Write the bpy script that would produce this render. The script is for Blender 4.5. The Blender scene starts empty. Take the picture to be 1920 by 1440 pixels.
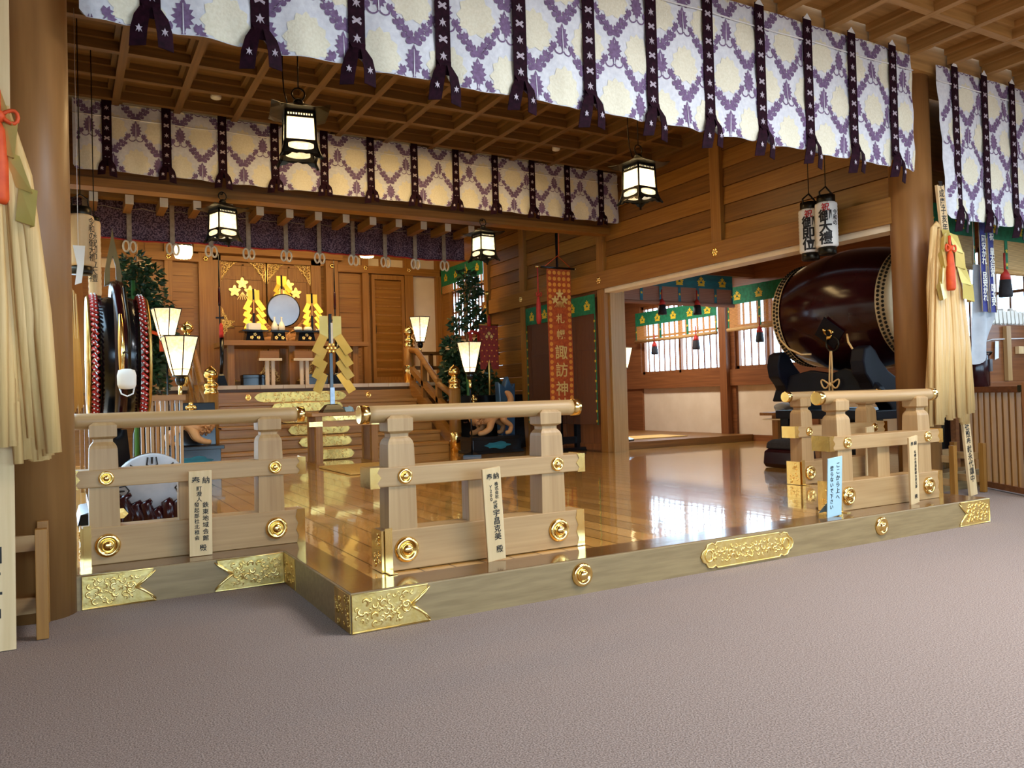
import bpy, bmesh, math, random
from mathutils import Vector, Matrix
PI = math.pi
SC = bpy.context.scene
COL = SC.collection
R = random.Random(7)

# ------------------------------------------------------------------ camera
CAM_H = 1.1
yaw, pitch, roll = 0.513168, 0.0166605, 0.0282897
fw = Vector((math.sin(yaw)*math.cos(pitch), math.cos(yaw)*math.cos(pitch), math.sin(pitch)))
rt = Vector((math.cos(yaw), -math.sin(yaw), 0))
dn = fw.cross(rt)
rt2 = rt*math.cos(roll) + dn*math.sin(roll)
dn2 = -rt*math.sin(roll) + dn*math.cos(roll)
cam = bpy.data.cameras.new('camera')
cam.sensor_fit = 'HORIZONTAL'
cam.sensor_width = 36.0
cam.lens = 1485.68/1920*36
cam.clip_start, cam.clip_end = 0.05, 200
camo = bpy.data.objects.new('camera', cam)
COL.objects.link(camo)
up = -dn2
bk = -fw
camo.matrix_world = Matrix(((rt2.x, up.x, bk.x, 0), (rt2.y, up.y, bk.y, 0), (rt2.z, up.z, bk.z, CAM_H), (0, 0, 0, 1)))
SC.camera = camo

# ------------------------------------------------------------------ world and exposure
w = bpy.data.worlds.new('daylight')
SC.world = w
w.use_nodes = True
bg = w.node_tree.nodes['Background']
_tc = w.node_tree.nodes.new('ShaderNodeTexCoord')
_sp = w.node_tree.nodes.new('ShaderNodeSeparateXYZ')
_cr = w.node_tree.nodes.new('ShaderNodeValToRGB')
_mr = w.node_tree.nodes.new('ShaderNodeMapRange')
_mr.inputs['From Min'].default_value = -.22
_mr.inputs['From Max'].default_value = -.02
_cr.color_ramp.elements[0].color = (.20, .19, .18, 1)
_cr.color_ramp.elements[1].color = (0.52, 0.77, 1.0, 1)
for _a, _b in ((_tc.outputs['Generated'], _sp.inputs[0]), (_sp.outputs['Z'], _mr.inputs['Value']), (_mr.outputs[0], _cr.inputs[0]), (_cr.outputs[0], bg.inputs[0])):
    w.node_tree.links.new(_a, _b)
bg.inputs[1].default_value = 11.0
SC.view_settings.view_transform = 'Standard'
SC.view_settings.look = 'None'
SC.view_settings.gamma = 1
SC.view_settings.use_curve_mapping = False
SC.view_settings.exposure = 0.0
SC.cycles.use_denoising = True
SC.cycles.max_bounces = 7
SC.cycles.diffuse_bounces = 4
SC.cycles.glossy_bounces = 4
SC.cycles.transparent_max_bounces = 6
SC.cycles.sample_clamp_indirect = 6.0


def area(name, loc, rot, sx, sy, power, col):
    l = bpy.data.lights.new(name, 'AREA')
    l.shape = 'RECTANGLE'
    l.size, l.size_y, l.energy, l.color = sx, sy, power, col
    o = bpy.data.objects.new(name, l)
    COL.objects.link(o)
    o.location, o.rotation_euler = loc, rot
    return o


# added unseen warm fills: behind the purple curtain and under the inner hall ceiling
area('sanctuary_fill_light', (3.7, 13.95, 4.25), (math.radians(28), 0, 0), 5.0, 0.25, 125, (1, 0.66, 0.27))
area('inner_hall_fill_light', (3.7, 8.2, 4.42), (0, 0, 0), 3.6, 0.5, 92, (1, 0.68, 0.30))
# fill lights added to brighten the front hall carpet and the side corridor
for _x, _e in ((4.4, 345), (8.8, 105)):
    area('front_hall_fill_light', (_x, 1.4, 4.32), (0, 0, 0), 2.4, 1.2, _e, (.90, .94, 1.0))
area('corridor_fill_light', (9.1, 11.6, 3.3), (0, 0, 0), .5, 2.0, 130, (1, .95, .88))

# ------------------------------------------------------------------ materials


def S(r, g, b):
    return tuple((c/255/12.92 if c/255 <= .04045 else ((c/255+.055)/1.055)**2.4) for c in (r, g, b)) + (1,)


def mat(name, c1, c2=None, rough=.5, metal=0, scale=(4, 4, 4), detail=4, bump=0, emit=None, es=0, spec=.5, coat=0, trans=0, alpha=1, coord='Object', rough2=None, lo=.35, hi=.65):
    m = bpy.data.materials.new(name)
    m.use_nodes = True
    nt = m.node_tree
    b = nt.nodes['Principled BSDF']
    c2 = c2 or tuple(min(1, x*1.12) for x in c1[:3]) + (1,)
    tc = nt.nodes.new('ShaderNodeTexCoord')
    mp = nt.nodes.new('ShaderNodeMapping')
    mp.inputs['Scale'].default_value = scale
    nz = nt.nodes.new('ShaderNodeTexNoise')
    nz.inputs['Scale'].default_value = 1
    nz.inputs['Detail'].default_value = detail
    cr = nt.nodes.new('ShaderNodeValToRGB')
    cr.color_ramp.elements[0].position, cr.color_ramp.elements[1].position = lo, hi
    cr.color_ramp.elements[0].color, cr.color_ramp.elements[1].color = c1, c2
    L = nt.links.new
    L(tc.outputs[coord], mp.inputs[0]); L(mp.outputs[0], nz.inputs['Vector']); L(nz.outputs['Fac'], cr.inputs[0])
    L(cr.outputs[0], b.inputs['Base Color'])
    b.inputs['Roughness'].default_value = rough
    b.inputs['Metallic'].default_value = metal
    b.inputs['Specular IOR Level'].default_value = spec
    b.inputs['Coat Weight'].default_value = coat
    b.inputs['Coat Roughness'].default_value = .08
    if bump:
        bp = nt.nodes.new('ShaderNodeBump')
        bp.inputs['Strength'].default_value = bump
        bp.inputs['Distance'].default_value = .01
        L(nz.outputs['Fac'], bp.inputs['Height']); L(bp.outputs[0], b.inputs['Normal'])
    if emit:
        b.inputs['Emission Color'].default_value = emit
        b.inputs['Emission Strength'].default_value = es
    if trans:
        b.inputs['Transmission Weight'].default_value = trans
    if alpha < 1:
        b.inputs['Alpha'].default_value = alpha
    return m


def wood(name, c1, c2, ax='X', rough=.45, fine=38, spec=.4, bump=.05, coat=0):
    long = 1.3
    sc = {'X': (long, fine, fine), 'Y': (fine, long, fine), 'Z': (fine, fine, long)}[ax]
    m = mat(name, c1, c2, rough, 0, sc, 5, bump, spec=spec, coat=coat, lo=.3, hi=.72)
    return m


M = {}
for ax in 'XYZ':
    M['pale'+ax] = wood('pale_cypress_'+ax, S(160, 122, 76), S(180, 143, 95), ax, .45)
    M['beam'+ax] = wood('honey_timber_'+ax, S(132, 86, 30), S(160, 110, 46), ax, .42)
    M['dark'+ax] = wood('aged_timber_'+ax, S(104, 66, 24), S(132, 88, 38), ax, .42)
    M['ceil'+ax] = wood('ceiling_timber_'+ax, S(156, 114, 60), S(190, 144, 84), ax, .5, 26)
    M['ceilin'+ax] = wood('shaded_ceiling_timber_'+ax, S(102, 72, 32), S(128, 92, 44), ax, .5, 26)  # same wood as the front ceiling, darkened in colour for the hall's shade
    M['red'+ax] = wood('reddish_timber_'+ax, S(112, 66, 36), S(140, 88, 50), ax, .4)
M['pillar'] = wood('pillar_timber', S(130, 88, 46), S(154, 106, 58), 'Z', .4, 14)
M['step'] = wood('step_timber', S(160, 110, 48), S(186, 134, 66), 'X', .35, 30)
M['plank'] = wood('sign_cypress', S(206, 172, 122), S(222, 190, 142), 'Z', .6, 30)
M['white_end'] = mat('white_painted_and_lit_wood', S(232, 214, 184), S(222, 202, 168), .6)
M['gold'] = mat('gilt_metal', (.96, .68, .25, 1), (.92, .62, .20, 1), .18, 1, (20, 20, 20), bump=.06)
M['gold_m'] = mat('matt_gilt', (.90, .64, .20, 1), (.97, .74, .30, 1), .34, 1, (30, 30, 30), bump=.2)
M['gold_d'] = mat('aged_gilt', (.78, .52, .15, 1), (.5, .34, .10, 1), .35, 1, (12, 12, 12))
M['goldpaper'] = mat('gold_paper', S(214, 190, 112), S(200, 174, 88), .35, .35, (3, 3, 3))
M['goldfoil'] = mat('gold_foil', (.85, .58, .10, 1), (.8, .52, .07, 1), .42, .8, (3, 3, 3))
M['flame'] = mat('olive_brass', S(118, 92, 34), S(98, 74, 26), .45, .3, (6, 6, 6))
M['iron'] = mat('black_metal', S(26, 24, 20), S(52, 44, 30), .35, .8, (14, 14, 14))
M['lacquer'] = mat('black_lacquer', S(8, 9, 12), S(14, 15, 18), .2, 0, (4, 4, 4), coat=.15, spec=.35)
M['lacquer_red'] = mat('maroon_lacquer', S(36, 8, 11), S(46, 12, 13), .16, 0, (3, 3, 3), coat=.0, spec=.3)
M['navy'] = mat('dark_navy_cloud_wood', S(9, 9, 16), S(15, 14, 24), .5, 0, (5, 5, 5), spec=.2)
M['carpet'] = mat('carpet', S(168, 150, 139), S(119, 104, 96), .95, 0, (160, 160, 160), 3, .5, spec=.1)
M['plaster'] = mat('cream_plaster', S(222, 204, 176), S(214, 194, 164), .9, 0, (3, 3, 3), bump=.05)
M['cloth'] = mat('white_brocade', S(226, 228, 232), S(212, 214, 220), .85, 0, (30, 30, 30), 4, .25)
M['medal'] = mat('cream_brocade', S(236, 231, 208), S(226, 220, 194), .8, 0, (60, 60, 60), 4, .3)
M['leaf_v'] = mat('violet_brocade', S(128, 104, 140), S(108, 84, 118), .8, 0, (40, 40, 40), 3)
M['ribbon'] = mat('dark_purple_ribbon', S(26, 6, 16), S(42, 13, 27), .7, 0, (30, 30, 30), 4, spec=.1)
M['silver'] = mat('silver_thread', S(190, 178, 186), S(160, 148, 160), .6, 0, (60, 60, 60))
M['cordw'] = mat('white_cord', S(240, 240, 240), S(222, 222, 222), .7)
M['purple'] = mat('purple_damask', S(52, 22, 40), S(126, 96, 104), .75, 0, (46, 46, 46), 2, .1, lo=.46, hi=.56)
M['taupe'] = mat('taupe_band', S(172, 152, 126), S(150, 130, 106), .8, 0, (20, 20, 20))
M['green'] = mat('green_blind_edge', S(14, 120, 78), S(10, 96, 62), .75, 0, (18, 18, 18))
M['teal'] = mat('teal_silk', S(10, 112, 124), S(8, 80, 96), .6, 0, (3, 3, 12))
M['yellow'] = mat('yellow_crest', S(228, 196, 40), S(210, 174, 30), .7)
M['orange'] = mat('orange_silk', S(226, 84, 22), S(206, 66, 14), .6, 0, (14, 14, 14))
M['redsilk'] = mat('red_silk', S(190, 44, 30), S(160, 30, 22), .6, 0, (14, 14, 14))
M['black'] = mat('black_thread', S(22, 20, 24), S(36, 32, 36), .8, 0, (40, 40, 40))
M['hemp'] = wood('hemp_fibre', S(206, 162, 98), S(228, 188, 126), 'Z', .5, 60, bump=.3)
M['ink'] = mat('black_ink', S(24, 20, 18), S(34, 28, 24), .7)
M['redink'] = mat('red_ink', S(196, 40, 30), S(180, 30, 24), .7)
M['paperw'] = mat('white_paper', S(236, 232, 222), S(226, 220, 208), .8)
M['bluesign'] = mat('pale_blue_board', S(172, 200, 208), S(160, 190, 200), .7)
M['bluebanner'] = mat('indigo_banner', S(38, 36, 120), S(28, 28, 98), .7, 0, (20, 20, 20))
M['bamboo_g'] = mat('green_bamboo', S(58, 122, 58), S(44, 98, 44), .4, 0, (6, 6, 2))
M['foliage'] = mat('evergreen_leaf', S(22, 52, 30), S(52, 84, 52), .4, 0, (7, 7, 7))
M['blue_vase'] = mat('blue_enamel', S(40, 66, 92), S(58, 90, 116), .3, 0, (4, 4, 4))
M['skinhead'] = mat('drum_skin', S(206, 186, 146), S(190, 168, 126), .6, 0, (5, 5, 5))
M['dogwood'] = wood('carved_wood', S(184, 128, 78), S(206, 152, 98), 'Z', .5, 12)
M['straw'] = mat('straw_mat', S(206, 164, 84), S(190, 146, 68), .7, 0, (60, 6, 6), 3, .2)
M['steel'] = mat('brushed_steel', S(150, 152, 156), S(128, 130, 136), .3, 1, (20, 20, 20))
M['mirror'] = mat('polished_mirror', S(190, 190, 194), S(180, 180, 186), .32, 1)
M['porcelain'] = mat('white_porcelain', S(240, 236, 226), S(230, 226, 214), .2)
M['glass'] = mat('window_glass', (1, 1, 1, 1), (.97, .99, 1, 1), 0, 0, trans=1, spec=.3)
M['greycloth'] = mat('grey_cotton', S(186, 188, 190), S(168, 170, 174), .85, 0, (6, 6, 6))
M['sill'] = mat('olive_sill_paint', S(130, 106, 69), S(147, 122, 82), .42, 0, (4, 40, 40), 5, .05)
M['silltop'] = wood('sill_top', S(92, 60, 28), S(112, 76, 38), 'X', .16, 24, coat=.4)
M['plastic'] = mat('white_plastic', S(232, 228, 218), S(224, 220, 208), .5)


def lamp_mat(name, col, es, tr=.75):
    """lantern paper: lets its bulb's light through and glows a little"""
    m = bpy.data.materials.new(name)
    m.use_nodes = True
    nt = m.node_tree
    nt.nodes.remove(nt.nodes['Principled BSDF'])
    out = nt.nodes['Material Output']
    tc = nt.nodes.new('ShaderNodeTexCoord')
    nz = nt.nodes.new('ShaderNodeTexNoise')
    nz.inputs['Scale'].default_value = 26
    nz.inputs['Detail'].default_value = 4
    cr = nt.nodes.new('ShaderNodeValToRGB')
    cr.color_ramp.elements[0].position, cr.color_ramp.elements[1].position = .3, .7
    cr.color_ramp.elements[0].color = tuple(c*.6 for c in col[:3])+(1,)
    cr.color_ramp.elements[1].color = col
    tl = nt.nodes.new('ShaderNodeBsdfTranslucent')
    em = nt.nodes.new('ShaderNodeEmission')
    em.inputs[1].default_value = es
    ad = nt.nodes.new('ShaderNodeAddShader')
    L = nt.links.new
    L(tc.outputs['Object'], nz.inputs['Vector']); L(nz.outputs['Fac'], cr.inputs[0])
    L(cr.outputs[0], tl.inputs[0]); L(cr.outputs[0], em.inputs[0])
    L(tl.outputs[0], ad.inputs[0]); L(em.outputs[0], ad.inputs[1]); L(ad.outputs[0], out.inputs[0])
    return m


def bulb(parent, loc, power, col=(1, .80, .5), r=.03):
    l = bpy.data.lights.new('bulb', 'POINT')
    l.energy, l.color, l.shadow_soft_size = power, col, r
    o = bpy.data.objects.new('bulb', l)
    COL.objects.link(o)
    o.parent = parent
    o.location = loc
    return o


M['paper_hot'] = lamp_mat('glowing_lantern_paper', (1, .86, .56, 1), .8)
M['paper_lamp'] = lamp_mat('glowing_shade_paper', (1, .83, .54, 1), .75)
M['crystal'] = lamp_mat('glowing_crystal', (1, .86, .58, 1), 2.2)


def floor_mat(name, c1, c2, wd, ax):
    m = mat(name, c1, c2, .2, 0, (3, 1.2, 3) if ax == 'X' else (1.2, 3, 3), 4, coat=1.0, spec=.5)
    nt = m.node_tree
    b = nt.nodes['Principled BSDF']
    b.inputs['Coat IOR'].default_value = 1.7
    b.inputs['Coat Roughness'].default_value = .05
    L = nt.links.new
    tc = [n for n in nt.nodes if n.type == 'TEX_COORD'][0]
    cr = [n for n in nt.nodes if n.type == 'VALTORGB'][0]
    sp = nt.nodes.new('ShaderNodeSeparateXYZ')
    L(tc.outputs['Object'], sp.inputs[0])

    def mth(op, a, v):
        n = nt.nodes.new('ShaderNodeMath')
        n.operation = op
        L(a, n.inputs[0])
        if v is not None:
            n.inputs[1].default_value = v
        return n.outputs[0]
    u = mth('DIVIDE', sp.outputs[ax], wd)
    fr = mth('FRACT', u, None)
    ln = mth('LESS_THAN', fr, .05)
    fl = mth('FLOOR', u, None)
    wn = nt.nodes.new('ShaderNodeTexWhiteNoise')
    wn.noise_dimensions = '1D'
    L(fl, wn.inputs['W'])
    va = mth('MULTIPLY_ADD', wn.outputs['Value'], .45)
    va.node.inputs[2].default_value = .8
    hs = nt.nodes.new('ShaderNodeHueSaturation')
    L(cr.outputs[0], hs.inputs['Color'])
    L(va, hs.inputs['Value'])
    mx = nt.nodes.new('ShaderNodeMix')
    mx.data_type = 'RGBA'
    L(ln, mx.inputs[0])
    L(hs.outputs[0], mx.inputs[6])
    mx.inputs[7].default_value = S(26, 14, 5)
    cw = mth('MULTIPLY_ADD', ln, -.9)
    cw.node.inputs[2].default_value = 1
    L(cw, b.inputs['Coat Weight'])
    L(mx.outputs[2], b.inputs['Base Color'])
    nz = nt.nodes.new('ShaderNodeTexNoise')
    nz.inputs['Scale'].default_value = 9
    mp = nt.nodes.new('ShaderNodeMapping')
    mp.inputs['Scale'].default_value = (1, .18, 1) if ax == 'X' else (.18, 1, 1)
    L(tc.outputs['Object'], mp.inputs[0])
    L(mp.outputs[0], nz.inputs['Vector'])
    bp = nt.nodes.new('ShaderNodeBump')
    bp.inputs['Strength'].default_value = .02
    bp.inputs['Distance'].default_value = .05
    L(nz.outputs['Fac'], bp.inputs['Height'])
    L(bp.outputs[0], b.inputs['Normal'])
    L(bp.outputs[0], b.inputs['Coat Normal'])
    return m


M['floor'] = floor_mat('polished_boards', S(196, 142, 66), S(214, 160, 84), .182, 'X')


def stripes_mat(name, c1, c2, n, axis='Z', rough=.7, alpha=1):
    m = mat(name, c1, c2, rough, 0, (1, 1, 1), alpha=alpha)
    nt = m.node_tree
    L = nt.links.new
    tc = [x for x in nt.nodes if x.type == 'TEX_COORD'][0]
    cr = [x for x in nt.nodes if x.type == 'VALTORGB'][0]
    sp = nt.nodes.new('ShaderNodeSeparateXYZ')
    L(tc.outputs['Object'], sp.inputs[0])
    a = nt.nodes.new('ShaderNodeMath')
    a.operation = 'MULTIPLY'
    a.inputs[1].default_value = n
    L(sp.outputs[axis], a.inputs[0])
    b = nt.nodes.new('ShaderNodeMath')
    b.operation = 'FRACT'
    L(a.outputs[0], b.inputs[0])
    L(b.outputs[0], cr.inputs[0])
    return m


M['reed'] = stripes_mat('split_bamboo_blind', S(150, 112, 62), S(206, 164, 100), 70)
M['reed_thin'] = stripes_mat('backlit_bamboo_blind', S(176, 120, 62), S(226, 170, 100), 60, alpha=.55)
M['gauze'] = stripes_mat('gauzy_brown_blind', S(104, 62, 42), S(128, 84, 62), 60, alpha=.35)
M['reed_red'] = stripes_mat('rolled_blind', S(128, 84, 66), S(166, 116, 90), 60)

# ------------------------------------------------------------------ mesh helpers


class MB:
    def __init__(s):
        s.v, s.f, s.m, s.s = [], [], [], []

    def add(s, vs, fs, mi=0, sm=False, xf=None):
        n = len(s.v)
        for p in vs:
            p = Vector(p)
            s.v.append(xf @ p if xf else p)
        for f in fs:
            s.f.append([i+n for i in f])
            s.m.append(mi)
            s.s.append(sm)
        return s

    def box(s, a, b, mi=0, xf=None):
        x0, y0, z0 = a
        x1, y1, z1 = b
        return s.add([(x0, y0, z0), (x1, y0, z0), (x1, y1, z0), (x0, y1, z0), (x0, y0, z1), (x1, y0, z1), (x1, y1, z1), (x0, y1, z1)],
                     [(0, 3, 2, 1), (4, 5, 6, 7), (0, 1, 5, 4), (1, 2, 6, 5), (2, 3, 7, 6), (3, 0, 4, 7)], mi, False, xf)

    def bar(s, p, q, wd, ht, mi=0, upv=(0, 0, 1)):
        p, q = Vector(p), Vector(q)
        d = (q-p).normalized()
        u = d.cross(Vector(upv))
        if u.length < 1e-4:
            u = d.cross(Vector((1, 0, 0)))
        u.normalize()
        v = u.cross(d)
        vs = []
        for c in (p, q):
            for a, b in ((-1, -1), (1, -1), (1, 1), (-1, 1)):
                vs.append(c+u*a*wd/2+v*b*ht/2)
        return s.add(vs, [(0, 3, 2, 1), (4, 5, 6, 7), (0, 1, 5, 4), (1, 2, 6, 5), (2, 3, 7, 6), (3, 0, 4, 7)], mi)

    def tube(s, pts, r, n=8, mi=0, closed=False, flat=1.0, nrm=None):
        pts = [Vector(p) for p in pts]
        k = len(pts)
        rs = r if isinstance(r, (list, tuple)) else [r]*k
        vs, fs = [], []
        prev = None
        for i, p in enumerate(pts):
            a = pts[(i-1) % k] if (closed or i > 0) else p
            b = pts[(i+1) % k] if (closed or i < k-1) else p
            d = (b-a)
            d = d.normalized() if d.length > 1e-9 else Vector((0, 0, 1))
            if nrm is not None:
                v = Vector(nrm)
                u = d.cross(v).normalized()
            else:
                if prev is None:
                    u = d.orthogonal().normalized()
                else:
                    u = (prev-d*prev.dot(d))
                    u = u.normalized() if u.length > 1e-6 else d.orthogonal().normalized()
                v = d.cross(u)
            prev = u
            for j in range(n):
                t = 2*PI*j/n
                vs.append(p+u*math.cos(t)*rs[i]+v*math.sin(t)*rs[i]*flat)
        for i in range(k if closed else k-1):
            for j in range(n):
                a, b = i*n+j, i*n+(j+1) % n
                c, d_ = ((i+1) % k)*n+(j+1) % n, ((i+1) % k)*n+j
                fs.append((a, b, c, d_))
        if not closed:
            fs.append(tuple(range(n))[::-1])
            fs.append(tuple(range((k-1)*n, k*n)))
        return s.add(vs, fs, mi, True)

    def lathe(s, prof, o=(0, 0, 0), axis='Z', n=24, mi=0, sm=True, cap=True):
        vs, fs = [], []
        for r, h in prof:
            for j in range(n):
                t = 2*PI*j/n
                a, b = r*math.cos(t), r*math.sin(t)
                p = {'Z': (a, b, h), 'Y': (a, h, -b), 'X': (h, a, b), '-Y': (a, -h, b)}[axis]
                vs.append(Vector(p)+Vector(o))
        for i in range(len(prof)-1):
            for j in range(n):
                fs.append((i*n+j, i*n+(j+1) % n, (i+1)*n+(j+1) % n, (i+1)*n+j))
        if cap:
            fs.append(tuple(range(n))[::-1])
            fs.append(tuple(range((len(prof)-1)*n, len(prof)*n)))
        return s.add(vs, fs, mi, sm)

    def loft(s, secs, c=(0, 0, 0), mi=0, sm=False):
        vs, fs = [], []
        for z, hx, hy in secs:
            vs += [(c[0]-hx, c[1]-hy, c[2]+z), (c[0]+hx, c[1]-hy, c[2]+z), (c[0]+hx, c[1]+hy, c[2]+z), (c[0]-hx, c[1]+hy, c[2]+z)]
        for i in range(len(secs)-1):
            for j in range(4):
                fs.append((i*4+j, i*4+(j+1) % 4, i*4+4+(j+1) % 4, i*4+4+j))
        fs += [(3, 2, 1, 0), tuple(range(len(secs)*4-4, len(secs)*4))]
        return s.add(vs, fs, mi, sm)

    def prism(s, poly, o, ux, uy, t, mi=0):
        o, ux, uy = Vector(o), Vector(ux), Vector(uy)
        nv = ux.cross(uy).normalized()
        k = len(poly)
        vs = [o+ux*a+uy*b for a, b in poly]+[o+ux*a+uy*b+nv*t for a, b in poly]
        fs = [tuple(range(k))[::-1], tuple(range(k, 2*k))]+[(i, (i+1) % k, k+(i+1) % k, k+i) for i in range(k)]
        return s.add(vs, fs, mi)

    def sphere(s, c, r, mi=0, n=12, sc=(1, 1, 1)):
        prof = [(max(1e-4, math.sin(PI*i/n*1.0)), -math.cos(PI*i/n)) for i in range(n+1)]
        vs, fs = [], []
        m_ = n+4
        for a, h in prof:
            for j in range(m_):
                t = 2*PI*j/m_
                vs.append((c[0]+a*math.cos(t)*r*sc[0], c[1]+a*math.sin(t)*r*sc[1], c[2]+h*r*sc[2]))
        for i in range(n):
            for j in range(m_):
                fs.append((i*m_+j, i*m_+(j+1) % m_, (i+1)*m_+(j+1) % m_, (i+1)*m_+j))
        return s.add(vs, fs, mi, True)

    def build(s, name, mats, parent=None, world=False, bevel=0, fixn=True):
        me = bpy.data.meshes.new(name)
        off = Vector((0, 0, 0))
        if world and parent:
            p = parent
            while p:
                off += p.location
                p = p.parent
        me.from_pydata([tuple(Vector(v)-off) for v in s.v], [], s.f)
        for x in (mats if isinstance(mats, (list, tuple)) else [mats]):
            me.materials.append(M[x] if isinstance(x, str) else x)
        for i, p in enumerate(me.polygons):
            p.material_index = s.m[i]
            p.use_smooth = s.s[i]
        if fixn:
            bm = bmesh.new()
            bm.from_mesh(me)
            bmesh.ops.recalc_face_normals(bm, faces=bm.faces)
            bm.to_mesh(me)
            bm.free()
        o = bpy.data.objects.new(name, me)
        COL.objects.link(o)
        o.parent = parent
        if bevel:
            b = o.modifiers.new('bevel', 'BEVEL')
            b.width = bevel
            b.segments = 2
            b.limit_method = 'ANGLE'
        return o


def tag(o, label, cat, group=None):
    o['label'], o['category'] = label, cat
    if group:
        o['group'] = group
    return o


def thing(name, label, cat, loc=(0, 0, 0), rz=0, group=None):
    o = bpy.data.objects.new(name, None)
    o.empty_display_size = .1
    COL.objects.link(o)
    o.location, o.rotation_euler = loc, (0, 0, rz)
    return tag(o, label, cat, group)


def struct(o):
    o['kind'] = 'structure'
    return o


def dup(root, loc=None, rz=None, label=None):
    def cp(o, par):
        c = o.copy()
        COL.objects.link(c)
        c.parent = par
        for ch in list(o.children):
            cp(ch, c)
        return c
    r = cp(root, None)
    if loc is not None:
        r.location = loc
    if rz is not None:
        r.rotation_euler = (0, 0, rz)
    if label:
        r['label'] = label
    return r


def text(body, size, m, parent, loc, name='inscription', rot=None, ls=.95, off=.0, ext=.0006, sx=1.0, face='-Y'):
    cu = bpy.data.curves.new('lettering', 'FONT')
    cu.body = body
    cu.size = size
    cu.extrude = ext
    cu.align_x = 'CENTER'
    cu.align_y = 'CENTER'
    cu.space_line = ls
    cu.offset = off*size
    cu.resolution_u = 3
    t = bpy.data.objects.new('lettering', cu)
    COL.objects.link(t)
    bpy.context.view_layer.update()
    me = bpy.data.meshes.new_from_object(t.evaluated_get(bpy.context.evaluated_depsgraph_get()))
    bpy.data.objects.remove(t)
    bpy.data.curves.remove(cu)
    for v in me.vertices:
        x, y, z = v.co
        v.co = (x*sx, -z, y)
    me.materials.clear()
    me.materials.append(M[m])
    o = bpy.data.objects.new(name, me)
    COL.objects.link(o)
    o.parent = parent
    o.location = loc
    if rot:
        o.rotation_euler = rot
    return o


def arc(cx, cy, r, a0, a1, n):
    return [(cx+r*math.cos(a0+(a1-a0)*i/n), cy+r*math.sin(a0+(a1-a0)*i/n)) for i in range(n+1)]


def relief(mb, inside, x0, x1, z0, z1, o, ux, uy, nv, count, seed, mi=0, s=1.0):
    """embossed vine scrolls on a gilt plate"""
    rr = random.Random(seed)
    o, ux, uy, nv = Vector(o), Vector(ux), Vector(uy), Vector(nv)
    done, tries = [], 0
    while len(done) < count and tries < count*40:
        tries += 1
        cx, cz = rr.uniform(x0, x1), rr.uniform(z0, z1)
        r = rr.uniform(.010, .020)*s
        if not all(inside(cx+dx*r*1.4, cz+dz*r*1.4) for dx, dz in ((1, 0), (-1, 0), (0, 1), (0, -1))):
            continue
        if any(abs(cx-a)+abs(cz-b) < (r+c)*.95 for a, b, c in done):
            continue
        done.append((cx, cz, r))
        a0 = rr.uniform(0, 2*PI)
        sgn = rr.choice((1, -1))
        pts, rs = [], []
        n = 9
        for i in range(n):
            t = i/(n-1)
            rad = r*(1-.45*t)
            a = a0+sgn*t*4.3
            pts.append(o+ux*(cx+rad*math.cos(a))+uy*(cz+rad*math.sin(a))+nv*.001)
            rs.append(r*.30*(.35+.9*math.sin(PI*(.12+.8*t))))
        mb.tube(pts, rs, 6, mi, nrm=nv, flat=.75)
    return mb


def boss_mesh(r, d=1.0):
    """round gilt nail cover facing -Y"""
    mb = MB()
    pr = [(r, 0), (r*1.0, .10*r), (r*.93, .25*r), (r*.8, .33*r), (r*.66, .28*r), (r*.52, .16*r), (r*.46, .14*r), (r*.44, .34*r), (r*.36, .46*r), (r*.2, .53*r), (r*.02, .55*r)]
    mb.lathe([(a, b*d) for a, b in pr], (0, 0, 0), '-Y', 28)
    return mb

# ------------------------------------------------------------------ the setting
FL = .19
XL, XR = -.2, 7.5
mb = MB()
mb.box((-3.2, -4.2, -.1), (13, 5.25, 0))
struct(mb.build('floor', 'carpet'))
mb = MB()
mb.box((1.3, 3.86, -.05), (6.25, 5.16, FL))
mb.box((XL-3.0, 5.16, -.05), (10.9, 14.3, FL))
struct(mb.build('floor', 'floor'))

# sill beams round the platform, with their gilt fittings
sill = MB()
SX0, SX1, SY0, SY1 = 1.153, 6.39, 3.66, 4.957
sill.box((SX0, SY0, -.02), (SX1, SY0+.22, FL+.002))
front_sill = struct(sill.build('trim_1', ['sill'], bevel=.006))
s2 = MB(); s2.box((SX0, SY0+.22, -.02), (SX0+.2, SY1+.24, FL+.002)); side_l = struct(s2.build('trim_2', 'sill', bevel=.004))
s2 = MB(); s2.box((SX1-.2, SY0+.22, -.02), (SX1, SY1+.24, FL+.002)); struct(s2.build('trim_3', 'sill', bevel=.004))
s2 = MB(); s2.box((-.02, SY1, -.02), (SX0, SY1+.24, FL+.002)); left_sill = struct(s2.build('trim_4', 'sill', bevel=.006))
s2 = MB(); s2.box((SX1, SY1, -.02), (7.42, SY1+.24, FL+.002)); struct(s2.build('trim_5', 'sill', bevel=.006))
s2 = MB(); s2.box((7.7, SY1, -.02), (10.8, SY1+.24, FL+.002)); struct(s2.build('trim_6', 'sill', bevel=.006))
# polished brown tops of the sills
s2 = MB()
s2.box((SX0+.01, SY0+.012, FL+.0015), (SX1-.01, SY0+.235, FL+.004))
s2.box((SX0+.01, SY0+.235, FL+.0015), (SX0+.2, SY1+.25, FL+.004))
s2.box((SX1-.2, SY0+.235, FL+.0015), (SX1-.01, SY1+.25, FL+.004))
s2.box((0, SY1+.012, FL+.0015), (SX0+.01, SY1+.25, FL+.004))
s2.box((SX1-.01, SY1+.012, FL+.0015), (7.42, SY1+.25, FL+.004))
struct(s2.build('trim_7', 'silltop'))


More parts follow.
